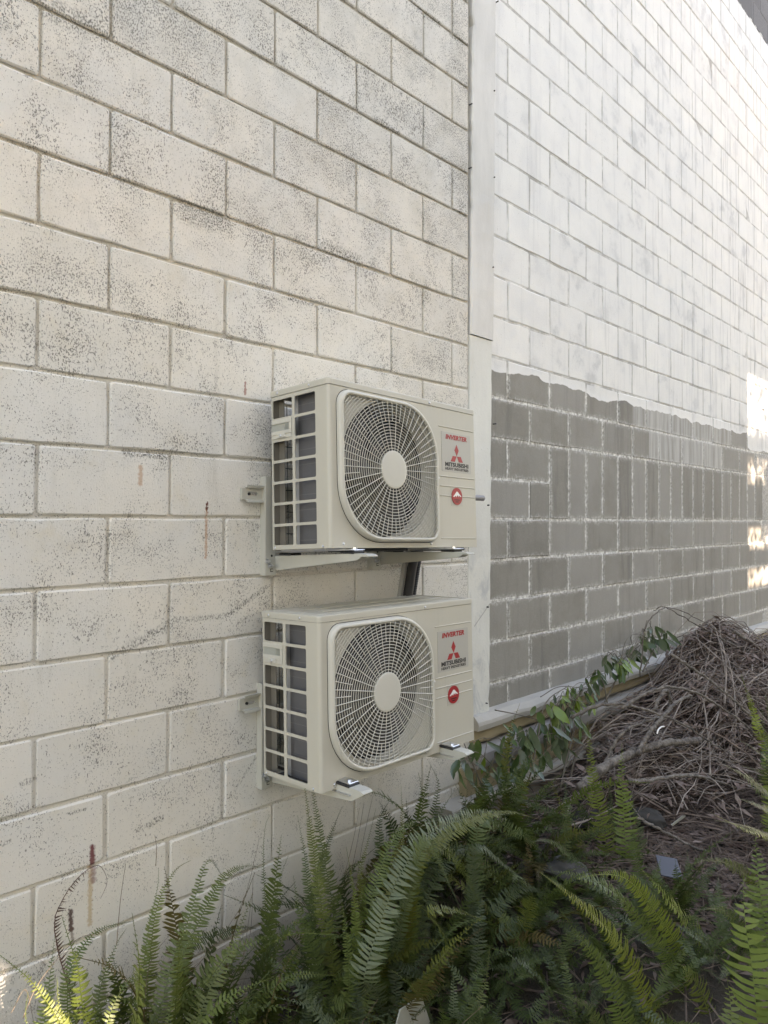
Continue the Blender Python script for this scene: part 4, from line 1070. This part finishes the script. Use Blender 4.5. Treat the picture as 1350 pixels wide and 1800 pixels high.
for q, (x, y) in enumerate(spots):
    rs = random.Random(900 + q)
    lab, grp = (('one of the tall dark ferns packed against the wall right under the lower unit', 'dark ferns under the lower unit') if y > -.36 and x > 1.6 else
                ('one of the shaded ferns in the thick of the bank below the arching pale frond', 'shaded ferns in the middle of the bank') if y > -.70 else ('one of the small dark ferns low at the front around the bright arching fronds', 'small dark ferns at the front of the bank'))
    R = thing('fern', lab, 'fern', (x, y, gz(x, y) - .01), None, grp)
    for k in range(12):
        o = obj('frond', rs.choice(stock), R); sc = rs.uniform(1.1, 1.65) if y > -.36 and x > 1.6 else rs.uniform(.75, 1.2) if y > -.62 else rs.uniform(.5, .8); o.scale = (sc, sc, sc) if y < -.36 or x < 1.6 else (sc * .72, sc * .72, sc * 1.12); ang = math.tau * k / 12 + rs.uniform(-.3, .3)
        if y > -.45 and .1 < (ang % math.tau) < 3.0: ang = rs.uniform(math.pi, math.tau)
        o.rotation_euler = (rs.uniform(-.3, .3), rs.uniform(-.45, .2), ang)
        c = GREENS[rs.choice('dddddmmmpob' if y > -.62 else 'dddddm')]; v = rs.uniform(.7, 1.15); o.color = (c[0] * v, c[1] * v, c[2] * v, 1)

# ------------------------------------------------------------------ climbing vine
M_VLEAF = mat_leaf('glossy_vine_leaf', .30, .2, spec=.5)
def leaf_mesh(seed):
    rs = random.Random(seed); m_ = MB(); L = 1.0; W_ = rs.uniform(.155, .215); n = 6; mid = []; lf = []; rt = []
    curl = rs.uniform(.05, .35); fold = rs.uniform(.15, .5)
    for i in range(n + 1):
        t = i / n; w = W_ * math.sin(math.pi * min(1, t * .92 + .06)) ** .8 * (1 if t < .5 else (1 - (t - .5) * .35)) if i < n else 0.004
        y = -curl * t * t
        mid.append((0, y * L, -t * L)); wav = .02 * math.sin(i * 2.1 + seed)
        lf.append((-w * L, y * L - w * fold + wav, -t * L)); rt.append((w * L, y * L - w * fold - wav, -t * L))
    m_.loops([lf, mid, rt], closed=False)
    me = bpy.data.meshes.new('leaf'); me.from_pydata(m_.v, [], m_.f); me.update(); me.materials.append(M_VLEAF)
    me.polygons.foreach_set('use_smooth', [True] * len(me.polygons)); return me
leafs = [leaf_mesh(i) for i in range(8)]
M_STEM = plain('grey_brown_stem', (.13, .11, .085), .8, .3, 20)
def vine(label, base, stems, leaves, seed):
    rs = random.Random(seed); R = thing('climbing_vine', label, 'vine', (base[0], base[1], GROUND), None, 'leafy vines along the wall base'); O = Vector(R.location)
    for (pix, y0, y1, r) in stems:
        n = len(pix); c = spline([at(a, b, y0 + (y1 - y0) * i / (n - 1)) - O for i, (a, b) in enumerate(pix)], 20)
        m_ = MB(); m_.tube(c, [r * (1 - .5 * i / 20) for i in range(21)], 6); m_.build('stem', M_STEM, R, smooth=True)
    for (px, py, y, lpx, tilt, tone) in leaves:
        p = at(px, py, y); l = lpx * depth(p) / F_PX * rs.uniform(.6, 1.02)
        o = obj('leaf', rs.choice(leafs), R, tuple(p - O)); o.scale = (l, l, l)
        o.rotation_euler = (rs.uniform(-.9, .3), math.radians(tilt) + rs.uniform(-.12, .12), rs.uniform(-1.3, .6))
        c = {'d': (.036, .075, .024), 'm': (.065, .125, .028), 'b': (.16, .25, .03), 'u': (.11, .14, .09)}[tone]; v = rs.uniform(.8, 1.2); o.color = (c[0] * v, c[1] * v, c[2] * v, 1)
    n = len(leaves)
    for i in range(n // 2):                        # thin tangled runners between the leaves
        a = leaves[rs.randrange(n)]; b = leaves[rs.randrange(n)]
        if abs(a[0] - b[0]) > 60: continue
        mx, my = (a[0] + b[0]) / 2 + rs.uniform(-15, 15), (a[1] + b[1]) / 2 - rs.uniform(0, 22)
        c = spline([at(a[0], a[1], a[2]) - O, at(mx, my, (a[2] + b[2]) / 2 - .02) - O, at(b[0], b[1], b[2]) - O], 10)
        m_ = MB(); m_.tube(c, .0016, 4); m_.build('stem', M_STEM, R)
    return R
# tilt: degrees, 0 hangs straight down, + swings the tip to the left
vine('dark leafy vine hanging beside the right foot of the lower unit', (2.5, -.1), [
    ([(860, 1440), (850, 1390), (825, 1330), (815, 1305)], -.18, -.12, .004), ([(840, 1400), (870, 1330), (880, 1300), (850, 1298)], -.14, -.10, .003),
    ([(900, 1440), (905, 1390), (870, 1350), (840, 1320)], -.2, -.12, .0035)], [
    (829, 1305, -.13, 52, 3, 'd'), (840, 1300, -.12, 40, -8, 'm'), (856, 1305, -.10, 62, -28, 'd'), (870, 1322, -.12, 48, -24, 'm'), (806, 1335, -.16, 58, 6, 'd'), (820, 1342, -.18, 60, 2, 'd'),
    (836, 1340, -.15, 42, -16, 'd'), (880, 1335, -.14, 50, -50, 'u'), (812, 1325, -.12, 40, 20, 'd'), (862, 1360, -.18, 55, -40, 'u'), (848, 1368, -.16, 44, -15, 'd'), (795, 1345, -.14, 40, 20, 'd'),
    (825, 1372, -.2, 46, -8, 'd'), (805, 1352, -.15, 44, -6, 'm'), (838, 1362, -.18, 46, 10, 'd'), (852, 1330, -.12, 40, 16, 'b')], 21)
lv = []
rs = random.Random(77)
for (cx, cy, sx, sy, y, n, tones, l) in ((960, 1245, 20, 12, -.16, 9, 'bbm', 38), (985, 1235, 16, 14, -.14, 10, 'bmdd', 32), (1003, 1218, 12, 14, -.14, 8, 'bmm', 28), (965, 1275, 22, 22, -.16, 8, 'dmu', 38),
                                     (925, 1285, 14, 10, -.15, 7, 'ddm', 48), (945, 1325, 26, 20, -.18, 7, 'dmu', 42), (985, 1300, 20, 18, -.18, 7, 'du', 40), (1005, 1262, 16, 16, -.16, 7, 'dmu', 34), (1040, 1195, 18, 10, -.14, 7, 'ddu', 28), (900, 1285, 22, 16, -.14, 6, 'dm', 40), (915, 1330, 26, 16, -.17, 7, 'dmu', 40), (880, 1345, 20, 18, -.17, 6, 'dm', 42), (1030, 1225, 16, 12, -.15, 7, 'mbd', 30), (1060, 1185, 14, 10, -.15, 7, 'mdd', 28)):
    for k in range(int(n * 1.45)): lv.append((cx + rs.uniform(-sx, sx), cy + rs.uniform(-sy, sy), y + rs.uniform(-.05, .03), l * rs.uniform(.75, 1.15), rs.uniform(-35, 40), rs.choice(tones)))
vine('vine with yellow green leaf tips climbing over the pale ledge right of the pilaster', (3.15, -.14), [
    ([(905, 1425), (930, 1370), (945, 1300), (960, 1235), (1000, 1205)], -.25, -.12, .0045), ([(985, 1385), (1000, 1320), (1020, 1260), (1060, 1210)], -.25, -.12, .0045), ([(950, 1225), (985, 1207), (1040, 1210), (1080, 1200)], -.1, -.1, .0025),
    ([(1000, 1380), (1012, 1330), (1030, 1310)], -.2, -.2, .006), ([(900, 1300), (935, 1310), (960, 1330)], -.16, -.2, .003), ([(870, 1248), (905, 1255), (945, 1265)], -.07, -.12, .003)], lv, 22)
lv = []
for (cx, cy, sx, sy, y, n, tones, l) in ((1095, 1165, 12, 10, -.20, 10, 'bbbm', 32), (1075, 1160, 14, 8, -.16, 9, 'dud', 30), (1130, 1118, 12, 14, -.14, 9, 'dum', 28), (1158, 1112, 16, 12, -.16, 11, 'ddu', 32), (1120, 1145, 22, 10, -.16, 9, 'du', 28)):
    for k in range(int(n * 1.45)): lv.append((cx + rs.uniform(-sx, sx), cy + rs.uniform(-sy, sy), y + rs.uniform(-.05, .03), l * rs.uniform(.75, 1.15), rs.uniform(-55, 35), rs.choice(tones)))
vine('dark glossy vine clump behind the brush pile with one yellow green spray', (4.1, -.18), [
    ([(1060, 1240), (1085, 1190), (1095, 1160), (1130, 1130)], -.2, -.14, .005), ([(1130, 1180), (1150, 1140), (1165, 1112)], -.2, -.14, .005), ([(1068, 1240), (1062, 1205), (1055, 1190)], -.22, -.2, .004)], lv, 23)

# ------------------------------------------------------------------ heap of dead branches
g = NT('weathered_bark'); P = g.pos(); n = g.step(g.noise(P, 28, 5, .75), .3, .7)
c = g.mix(n, (.055, .044, .037), (.24, .21, .18)); g.set(c, .85); g.bump(g.noise(g.vmath('MULTIPLY', P, (1, 1, 1)), 90, 5, .75), 1.0, .006); M_BARK = g.m
def branch(label, pix, ys, r0, r1, seed):
    rs = random.Random(seed); n = len(pix)
    c = spline([at(a, b, ys[0] + (ys[1] - ys[0]) * i / (n - 1)) for i, (a, b) in enumerate(pix)], 40)
    c = [p + Vector((rs.uniform(-1, 1), rs.uniform(-1, 1), rs.uniform(-1, 1))) * .004 for p in c]
    O = c[0].copy(); m_ = MB(); m_.tube([p - O for p in c], [(r0 + (r1 - r0) * i / 40) * (rs.uniform(.82, 1.18) if r0 > .013 else rs.uniform(.9, 1.1)) for i in range(41)], 10)
    o = m_.build('branch', M_BARK, None, smooth=True); o.location = O
    return tag(o, label, 'branch', 'dead branches on the brush pile')
branch('long pale branch arching over the front of the brush pile', [(1095, 1245), (1135, 1218), (1175, 1208), (1225, 1218), (1270, 1245), (1310, 1275), (1350, 1310)], (-.50, -.80), .0085, .004, 1)
branch('pale branch sweeping out of the vine and down across the brush pile', [(1005, 1262), (1050, 1240), (1100, 1239), (1160, 1257), (1205, 1275), (1250, 1305), (1290, 1330)], (-.30, -.78), .0085, .0035, 2)
branch('thick dark bowed log across the foot of the brush pile', [(1020, 1385), (1070, 1345), (1110, 1325), (1160, 1308), (1215, 1303), (1290, 1298)], (-.45, -.62), .024, .015, 3)
branch('grey forked limb leaning up from the log under the arching branch', [(1120, 1325), (1140, 1290), (1165, 1260), (1195, 1230), (1215, 1222)], (-.55, -.55), .012, .007, 4)
branch('dark straight stick lying on the leaf litter below the log', [(1105, 1375), (1150, 1370), (1200, 1363), (1250, 1370), (1310, 1390)], (-.62, -.80), .010, .005, 5)
branch('grey crooked branch rising at the left end of the brush pile', [(1062, 1345), (1085, 1300), (1110, 1278), (1160, 1260)], (-.42, -.50), .009, .005, 6)
branch('short pale limb curving up inside the brush pile', [(1150, 1250), (1160, 1225), (1172, 1214), (1178, 1235), (1165, 1262)], (-.48, -.48), .010, .007, 7)
branch('thin whitish branch low across the litter toward the broad fern', [(1120, 1436), (1160, 1458), (1215, 1487), (1270, 1505), (1320, 1520)], (-.70, -1.0), .006, .004, 8)
branch('slender branch sticking up from the pile top in front of the grey blocks', [(1300, 1140), (1260, 1118), (1225, 1098), (1190, 1078), (1165, 1066), (1150, 1075)], (-.45, -.30), .005, .002, 9)
branch('bowed thin stem standing clear of the pile against the grey blocks', [(1125, 1190), (1132, 1110), (1150, 1080), (1180, 1068), (1240, 1095), (1280, 1125)], (-.3, -.42), .004, .002, 10)
branch('long grey stick at the right end of the pile near the ledge', [(1290, 1110), (1320, 1128), (1355, 1142), (1400, 1150)], (-.5, -.45), .010, .006, 11)
branch('brown stick slanting down the right flank of the brush pile', [(1180, 1150), (1240, 1190), (1300, 1240), (1360, 1300)], (-.55, -.85), .007, .004, 12)

heap = lambda x, y: -1.46 + (.50 + .30 * mnoise.noise(Vector((x * 1.7, y * 2.0, 5))) + .12 * mnoise.noise(Vector((x * 5, y * 5, 9)))) * math.exp(-(((x - 4.95) / (1.35 if x < 4.95 else 2.6)) ** 2 + ((y + .36) / .52) ** 2) ** 1.15) + .04
rs = random.Random(31); tint = [MB(), MB(), MB()]
for i in range(3700):
    x = rs.gauss(4.45, .75) if rs.random() < .6 else rs.uniform(3.05, 7.0); y = min(-.10, rs.gauss(-.44, .21))
    if not (2.95 < x < 7.2 and -1.25 < y) or (x < 3.4 and y < -.55): continue
    z = heap(x, y) + (rs.uniform(-.16, .0) if i < 2900 else rs.uniform(-.01, .07)) + (.08 * rs.random() ** 3)
    z = max(z, gz(x, y) + .01)
    L = (rs.uniform(.08, .45) if rs.random() < .8 else rs.uniform(.45, .9)) if i < 2900 else rs.uniform(.25, 1.0); a = rs.gauss(-.35, .8) + (math.pi if rs.random() < .5 else 0); n = 6
    bow = rs.uniform(-.12, .30); side = rs.uniform(-.35, .35); pts = []
    for k in range(n + 1):
        t = k / n - .5; xx = x + math.cos(a) * L * t - side * L * (t * t - .25) * math.sin(a); yy = y + math.sin(a) * L * t * .7 + side * L * (t * t - .25) * math.cos(a) + rs.uniform(-.006, .006)
        yy = min(yy, -.05)
        zz = z + bow * L * (.25 - t * t) * 2 + (heap(xx, yy) - heap(x, y)) * .75 + rs.uniform(-.008, .008)
        pts.append((xx, yy, max(zz, gz(xx, yy) + .004)))
    r = rs.choice((.0011, .0014, .0017, .0022, .0028, .0042)); tint[rs.choice((0, 0, 0, 1, 1)) if i < 2900 else rs.choice((1, 2, 2))].tube(pts, [r * (1.15 - .6 * k / n) for k in range(n + 1)], 4, False)
m_ = tint[1]
for i in range(1700):                                # litter twigs lower down the slope and under the ferns
    x, y = (rs.uniform(1.3, 4.8), rs.uniform(-1.35, -.12)) if i < 700 else (rs.uniform(2.7, 4.6), rs.uniform(-1.25, -.45)); z = gz(x, y) + rs.uniform(.003, .05); L = rs.uniform(.08, .40); a = rs.uniform(0, 6.28); b = rs.uniform(-.15, .15)
    pts = [(x + math.cos(a) * L * t, y + math.sin(a) * L * t, z + b * L * t * (1 - t) * 3 + .02 * rs.random()) for t in (0, .33, .66, 1)]
    pts = [(p, min(q, -.06), max(s, gz(p, q) + .003)) for p, q, s in pts]
    r = rs.choice((.0013, .0018, .0025, .004)); m_.tube(pts, [r, r * .9, r * .75, r * .5], 4, False)
for m_, c0, c1 in zip(tint, ((.036, .021, .015), (.085, .058, .045), (.17, .138, .118)), ((.095, .058, .042), (.19, .142, .115), (.33, .28, .24))):  # under-layer twigs coloured dark to paint deep shade into the gaps
    g = NT('twig_bark'); P = g.pos(); n = g.noise(P, 11, 4, .7); g.set(g.mix(g.step(n, .32, .7), c0, c1), .85)
    tag(m_.build('dead_twigs', g.m, None), kind='stuff')
# fallen leaves
g = NT('fallen_leaf'); P = g.pos(); n = g.noise(P, 9, 4, .7); c = g.mix(g.step(n, .3, .7), (.085, .046, .034), (.25, .19, .16)); g.set(c, .8); M_FALL = g.m
m_ = MB()
for i in range(11000):
    if i < 6000:
        x = rs.gauss(4.9, .90); y = min(-.1, rs.gauss(-.45, .22)); z = heap(x, y) + rs.uniform(-.03, .11); z = max(z, gz(x, y) + .01); tl = .6
        if not 3.2 < x < 7.4: continue
    else:
        x, y = (rs.uniform(.6, 5.2), rs.uniform(-1.5, -.08)) if i < 7600 else (rs.uniform(2.6, 4.6), rs.uniform(-1.3, -.4)); z = gz(x, y) + rs.uniform(.002, .02); tl = .25
    l = rs.uniform(.03, .095); w = l * rs.uniform(.09, .17); a = rs.uniform(0, 6.28); T = Vector((math.cos(a), math.sin(a), rs.uniform(-tl, tl))).normalized(); S = T.cross(Vector((rs.uniform(-.4, .4), rs.uniform(-.4, .4), 1))).normalized(); N = S.cross(T)
    p = Vector((x, y, z)); m_.add([p - T * l / 2, p - S * w + N * l * .04, p + S * w + N * l * .04, p + T * l * .15 - S * w * .9 + N * l * .06, p + T * l * .15 + S * w * .9 + N * l * .06, p + T * l / 2 - N * l * .02], [(0, 1, 2), (1, 3, 4, 2), (3, 5, 4)])
tag(m_.build('fallen_leaves', M_FALL, None), kind='stuff')
# thin dry stalks between the ferns
M_STALK = plain('dry_stalk', (.15, .11, .07), .8, .4, 20)
m_ = MB()
def stalk(pix, y0, y1, r=.0011):
    n = len(pix); c = spline([at(a, b, y0 + (y1 - y0) * i / (n - 1)) for i, (a, b) in enumerate(pix)], 14); m_.tube(c, [r * (1 - .5 * i / 14) for i in range(15)], 4, False)
for a in ([(205, 1660), (212, 1580), (221, 1518)], [(274, 1522), (275, 1490), (272, 1468)], [(240, 1830), (300, 1760), (340, 1700), (430, 1640)], [(260, 1830), (330, 1720), (420, 1600), (450, 1500), (454, 1480)], [(300, 1740), (360, 1730), (470, 1715)],
          [(480, 1700), (560, 1620), (600, 1590)], [(465, 1800), (520, 1740), (600, 1700)], [(680, 1720), (715, 1660), (760, 1605)], [(675, 1730), (720, 1650), (745, 1600)], [(690, 1690), (705, 1590), (732, 1545)], [(600, 1780), (640, 1700), (690, 1630), (720, 1610)],
          [(40, 1790), (70, 1725), (130, 1655), (170, 1640)], [(20, 1780), (45, 1740), (60, 1800)], [(250, 1840), (262, 1700), (300, 1640)], [(420, 1700), (440, 1640), (445, 1540)], [(400, 1720), (425, 1690), (445, 1560)], [(600, 1560), (620, 1480), (632, 1420)], [(612, 1560), (630, 1470), (640, 1410)], [(625, 1570), (636, 1490), (655, 1400)]):
    stalk(a, rs.uniform(-.3, -.15), rs.uniform(-.2, -.08))
for i in range(150):
    x = rs.uniform(.5, 2.6); y = rs.uniform(-.7, -.1); z = gz(x, y); a = rs.uniform(0, 6.28); L = rs.uniform(.08, .34); k = rs.uniform(.1, .8)
    m_.tube([(x + math.cos(a) * k * L * t * t, min(-.03, y + math.sin(a) * k * L * t * t), z + L * t * (1 - .25 * t)) for t in (0, .35, .7, 1)], [.0014, .0012, .001, .0007], 4, False)
tag(m_.build('dry_stalks', M_STALK, None), kind='stuff')

# ------------------------------------------------------------------ scraps and stones
def slab(name, label, cat, pix, Y0, Y1, mat, th=.004, group=None):
    pts = [at(a, b, Y0 + (Y1 - Y0) * i / (len(pix) - 1)) for i, (a, b) in enumerate(pix)]; O = sum(pts, Vector()) / len(pts)
    nrm = (pts[1] - pts[0]).cross(pts[-1] - pts[0]).normalized(); m_ = MB()
    m_.loops([[p - O for p in pts], [p - O + nrm * th for p in pts]], True, True); o = m_.build(name, mat, None); o.location = O
    return tag(o, label, cat, group)
M_SCRAP = plain('dull_pale_plastic', (.36, .36, .31), .5, .15, 20)
slab('torn_sheet', 'torn pale grey plastic scrap standing up among the ferns at the bottom', 'scrap', [(695, 1810), (704, 1775), (732, 1756), (734, 1762), (742, 1753), (749, 1775), (757, 1800), (758, 1812)], -.62, -.60, M_SCRAP)
m_ = MB(); m_.box(-.07, .07, -.04, .04, 0, .004, .001); o = m_.build('metal_sheet', plain('bluish_sheet', (.06, .068, .088), .5), None)
p = at(1176, 1525, -.88); o.location = (p.x, p.y, p.z); o.rotation_euler = (.10, -.10, .55); tag(o, 'bluish grey flat sheet lying half buried in twigs by the broad fern', 'sheet')
slab('plastic_strip', 'small pale strip lying on the litter left of the whitish branch', 'strip', [(1180, 1450), (1200, 1434), (1205, 1433), (1205, 1436), (1191, 1446), (1183, 1452)], -.72, -.72, M_SCRAP, .003)
m_ = MB(); c = spline([at(a, b, -.62) for a, b in ((1155, 1290), (1157, 1283), (1162, 1278), (1167, 1277))], 10); O = c[0].copy(); m_.tube([p - O for p in c], .0035, 6); o = m_.build('plastic_hoop', M_WHT); o.location = O; tag(o, 'tiny bent white plastic piece caught in the brush pile', 'scrap')
def stone(label, px, py, Y, rpx, sc, mat, seed, name='stone', cat='stone'):
    rs = random.Random(seed); p = at(px, py, Y); r = rpx * depth(p) / F_PX
    bm = bmesh.new(); bmesh.ops.create_icosphere(bm, subdivisions=3, radius=r)
    for v in bm.verts:
        d = v.co.normalized(); k = 1 + .5 * mnoise.noise(d * 1.3 + Vector((seed * 3.1, 0, 0))) + .22 * mnoise.noise(d * 3.2 + Vector((0, seed, 0)))
        v.co = Vector((v.co.x * k * sc[0], v.co.y * k * sc[1], v.co.z * k * sc[2]))
    me = bpy.data.meshes.new(name); bm.to_mesh(me); bm.free(); me.materials.append(mat); me.polygons.foreach_set('use_smooth', [True] * len(me.polygons))
    o = obj(name, me, None, tuple(p)); o.rotation_euler = (rs.uniform(-.2, .2), rs.uniform(-.2, .2), rs.uniform(0, 6)); return tag(o, label, cat, 'stones among the ferns')
M_BRSTONE = plain('brown_stained_stone', (.14, .09, .06), .85, .3, 8, .7, 60); M_GRSTONE = plain('grey_stone', (.055, .052, .048), .9, .5, 14, .9, 45)
stone('brown stained stone in the dark gap under the lower unit, the taller one', 705, 1630, -.30, 36, (1, .7, 1.2), M_BRSTONE, 1)
stone('brown stained stone lying low in the dark gap below the taller brown one', 722, 1690, -.36, 42, (1.1, .8, .7), M_BRSTONE, 2)
stone('grey stone behind the two upright fronds', 1035, 1440, -.40, 24, (1.3, .8, .6), M_GRSTONE, 3)
stone('flat grey stone between the dark fern and the bright arching fronds', 992, 1528, -.60, 28, (1.3, .9, .6), M_GRSTONE, 4)
stone('greyish stone half under litter beside the upright fronds', 1138, 1436, -.60, 22, (1.3, .9, .6), M_GRSTONE, 5)

# ------------------------------------------------------------------ unseen building added to shade the scene, openings shaped for the sun patches
M_NB = plain('pale_render', (.50, .47, .42), .85, .1, 2, .4, 40)
nb = thing('added_shade_building', 'tall unseen facade added across the yard to shade the block wall, with openings shaped for sun patches', 'building', (2, -6, GROUND))
YB = -6.0
def sh(u, z): return (u + SUN_K * -YB, z + SUN_Z * -YB)     # where the sun ray to wall point (u, z) passes the facade
m_ = MB(); th = .22
xs = sorted({-9, sh(.25, 0)[0], sh(.745, 0)[0], sh(6.69, 0)[0], sh(7.9, 0)[0], 16.0}); ztop = 5.9 + SUN_Z * -YB
a0, a1 = sh(.25, 0)[0], sh(.745, 0)[0]; b0, b1 = sh(6.69, 0)[0], sh(7.9, 0)[0]
lz0, lz1 = sh(0, -1.75)[1], sh(0, -1.10)[1]; rz0, rz1 = sh(0, -.55)[1], sh(0, 1.36)[1]
def pier(x0, x1, z0, z1): m_.box(x0, x1, YB - th, YB, z0, z1)
pier(-9, a0, GROUND - .1, ztop); pier(a0, a1, GROUND - .1, lz0); pier(a0, a1, lz1, ztop); pier(a1, b0, GROUND - .1, ztop); pier(b0, b1, GROUND - .1, rz0); pier(b0, b1, rz1, ztop); pier(b1, 16, GROUND - .1, ztop)
m_.build('facade', M_NB, nb, False)
m_ = MB()
for z0, z1 in ((.63, .80), (.02, .37), (-.34, -.20)):  # slats added in the right opening to break its sun patch into bands
    m_.box(b0 - .05, b1 + .05, YB - .18, YB - .06, sh(0, z0)[1], sh(0, z1)[1])
m_.build('added_sun_slats', M_NB, nb)
nb.location = (0, 0, 0)

tree = thing('added_dapple_tree', 'small unseen leafy tree added across the yard to dapple the sun on the wall', 'tree', ((b0 + b1) / 2, YB + .9, GROUND), None)  # out of view, added so its leaves dapple the right opening's sun
rs = random.Random(8); O = Vector(tree.location)
m_ = MB(); m_.tube([(0, 0, -.1), (.05, .02, 1.5), (-.05, 0, 3.0), (.1, 0, 4.5)], [.11, .09, .07, .03], 8); m_.build('trunk', M_BARK, tree, smooth=True)
m_ = MB()
for i in range(3600):
    d = Vector((rs.gauss(0, .60), rs.gauss(0, .35), rs.gauss(0, .55))); p = d + Vector((-.05, 0, .4 + SUN_Z * 5.1 - GROUND)); r = rs.uniform(.03, .06)
    T = Vector((rs.gauss(0, 1), rs.gauss(0, 1), rs.gauss(0, 1))).normalized(); S = T.orthogonal().normalized()
    m_.add([p - T * r, p + S * r * .45, p + T * r, p - S * r * .45], [(0, 1, 2, 3)])
g = NT('tree_leaf'); g.set((.05, .09, .025), .5); m_.build('crown', g.m, tree)
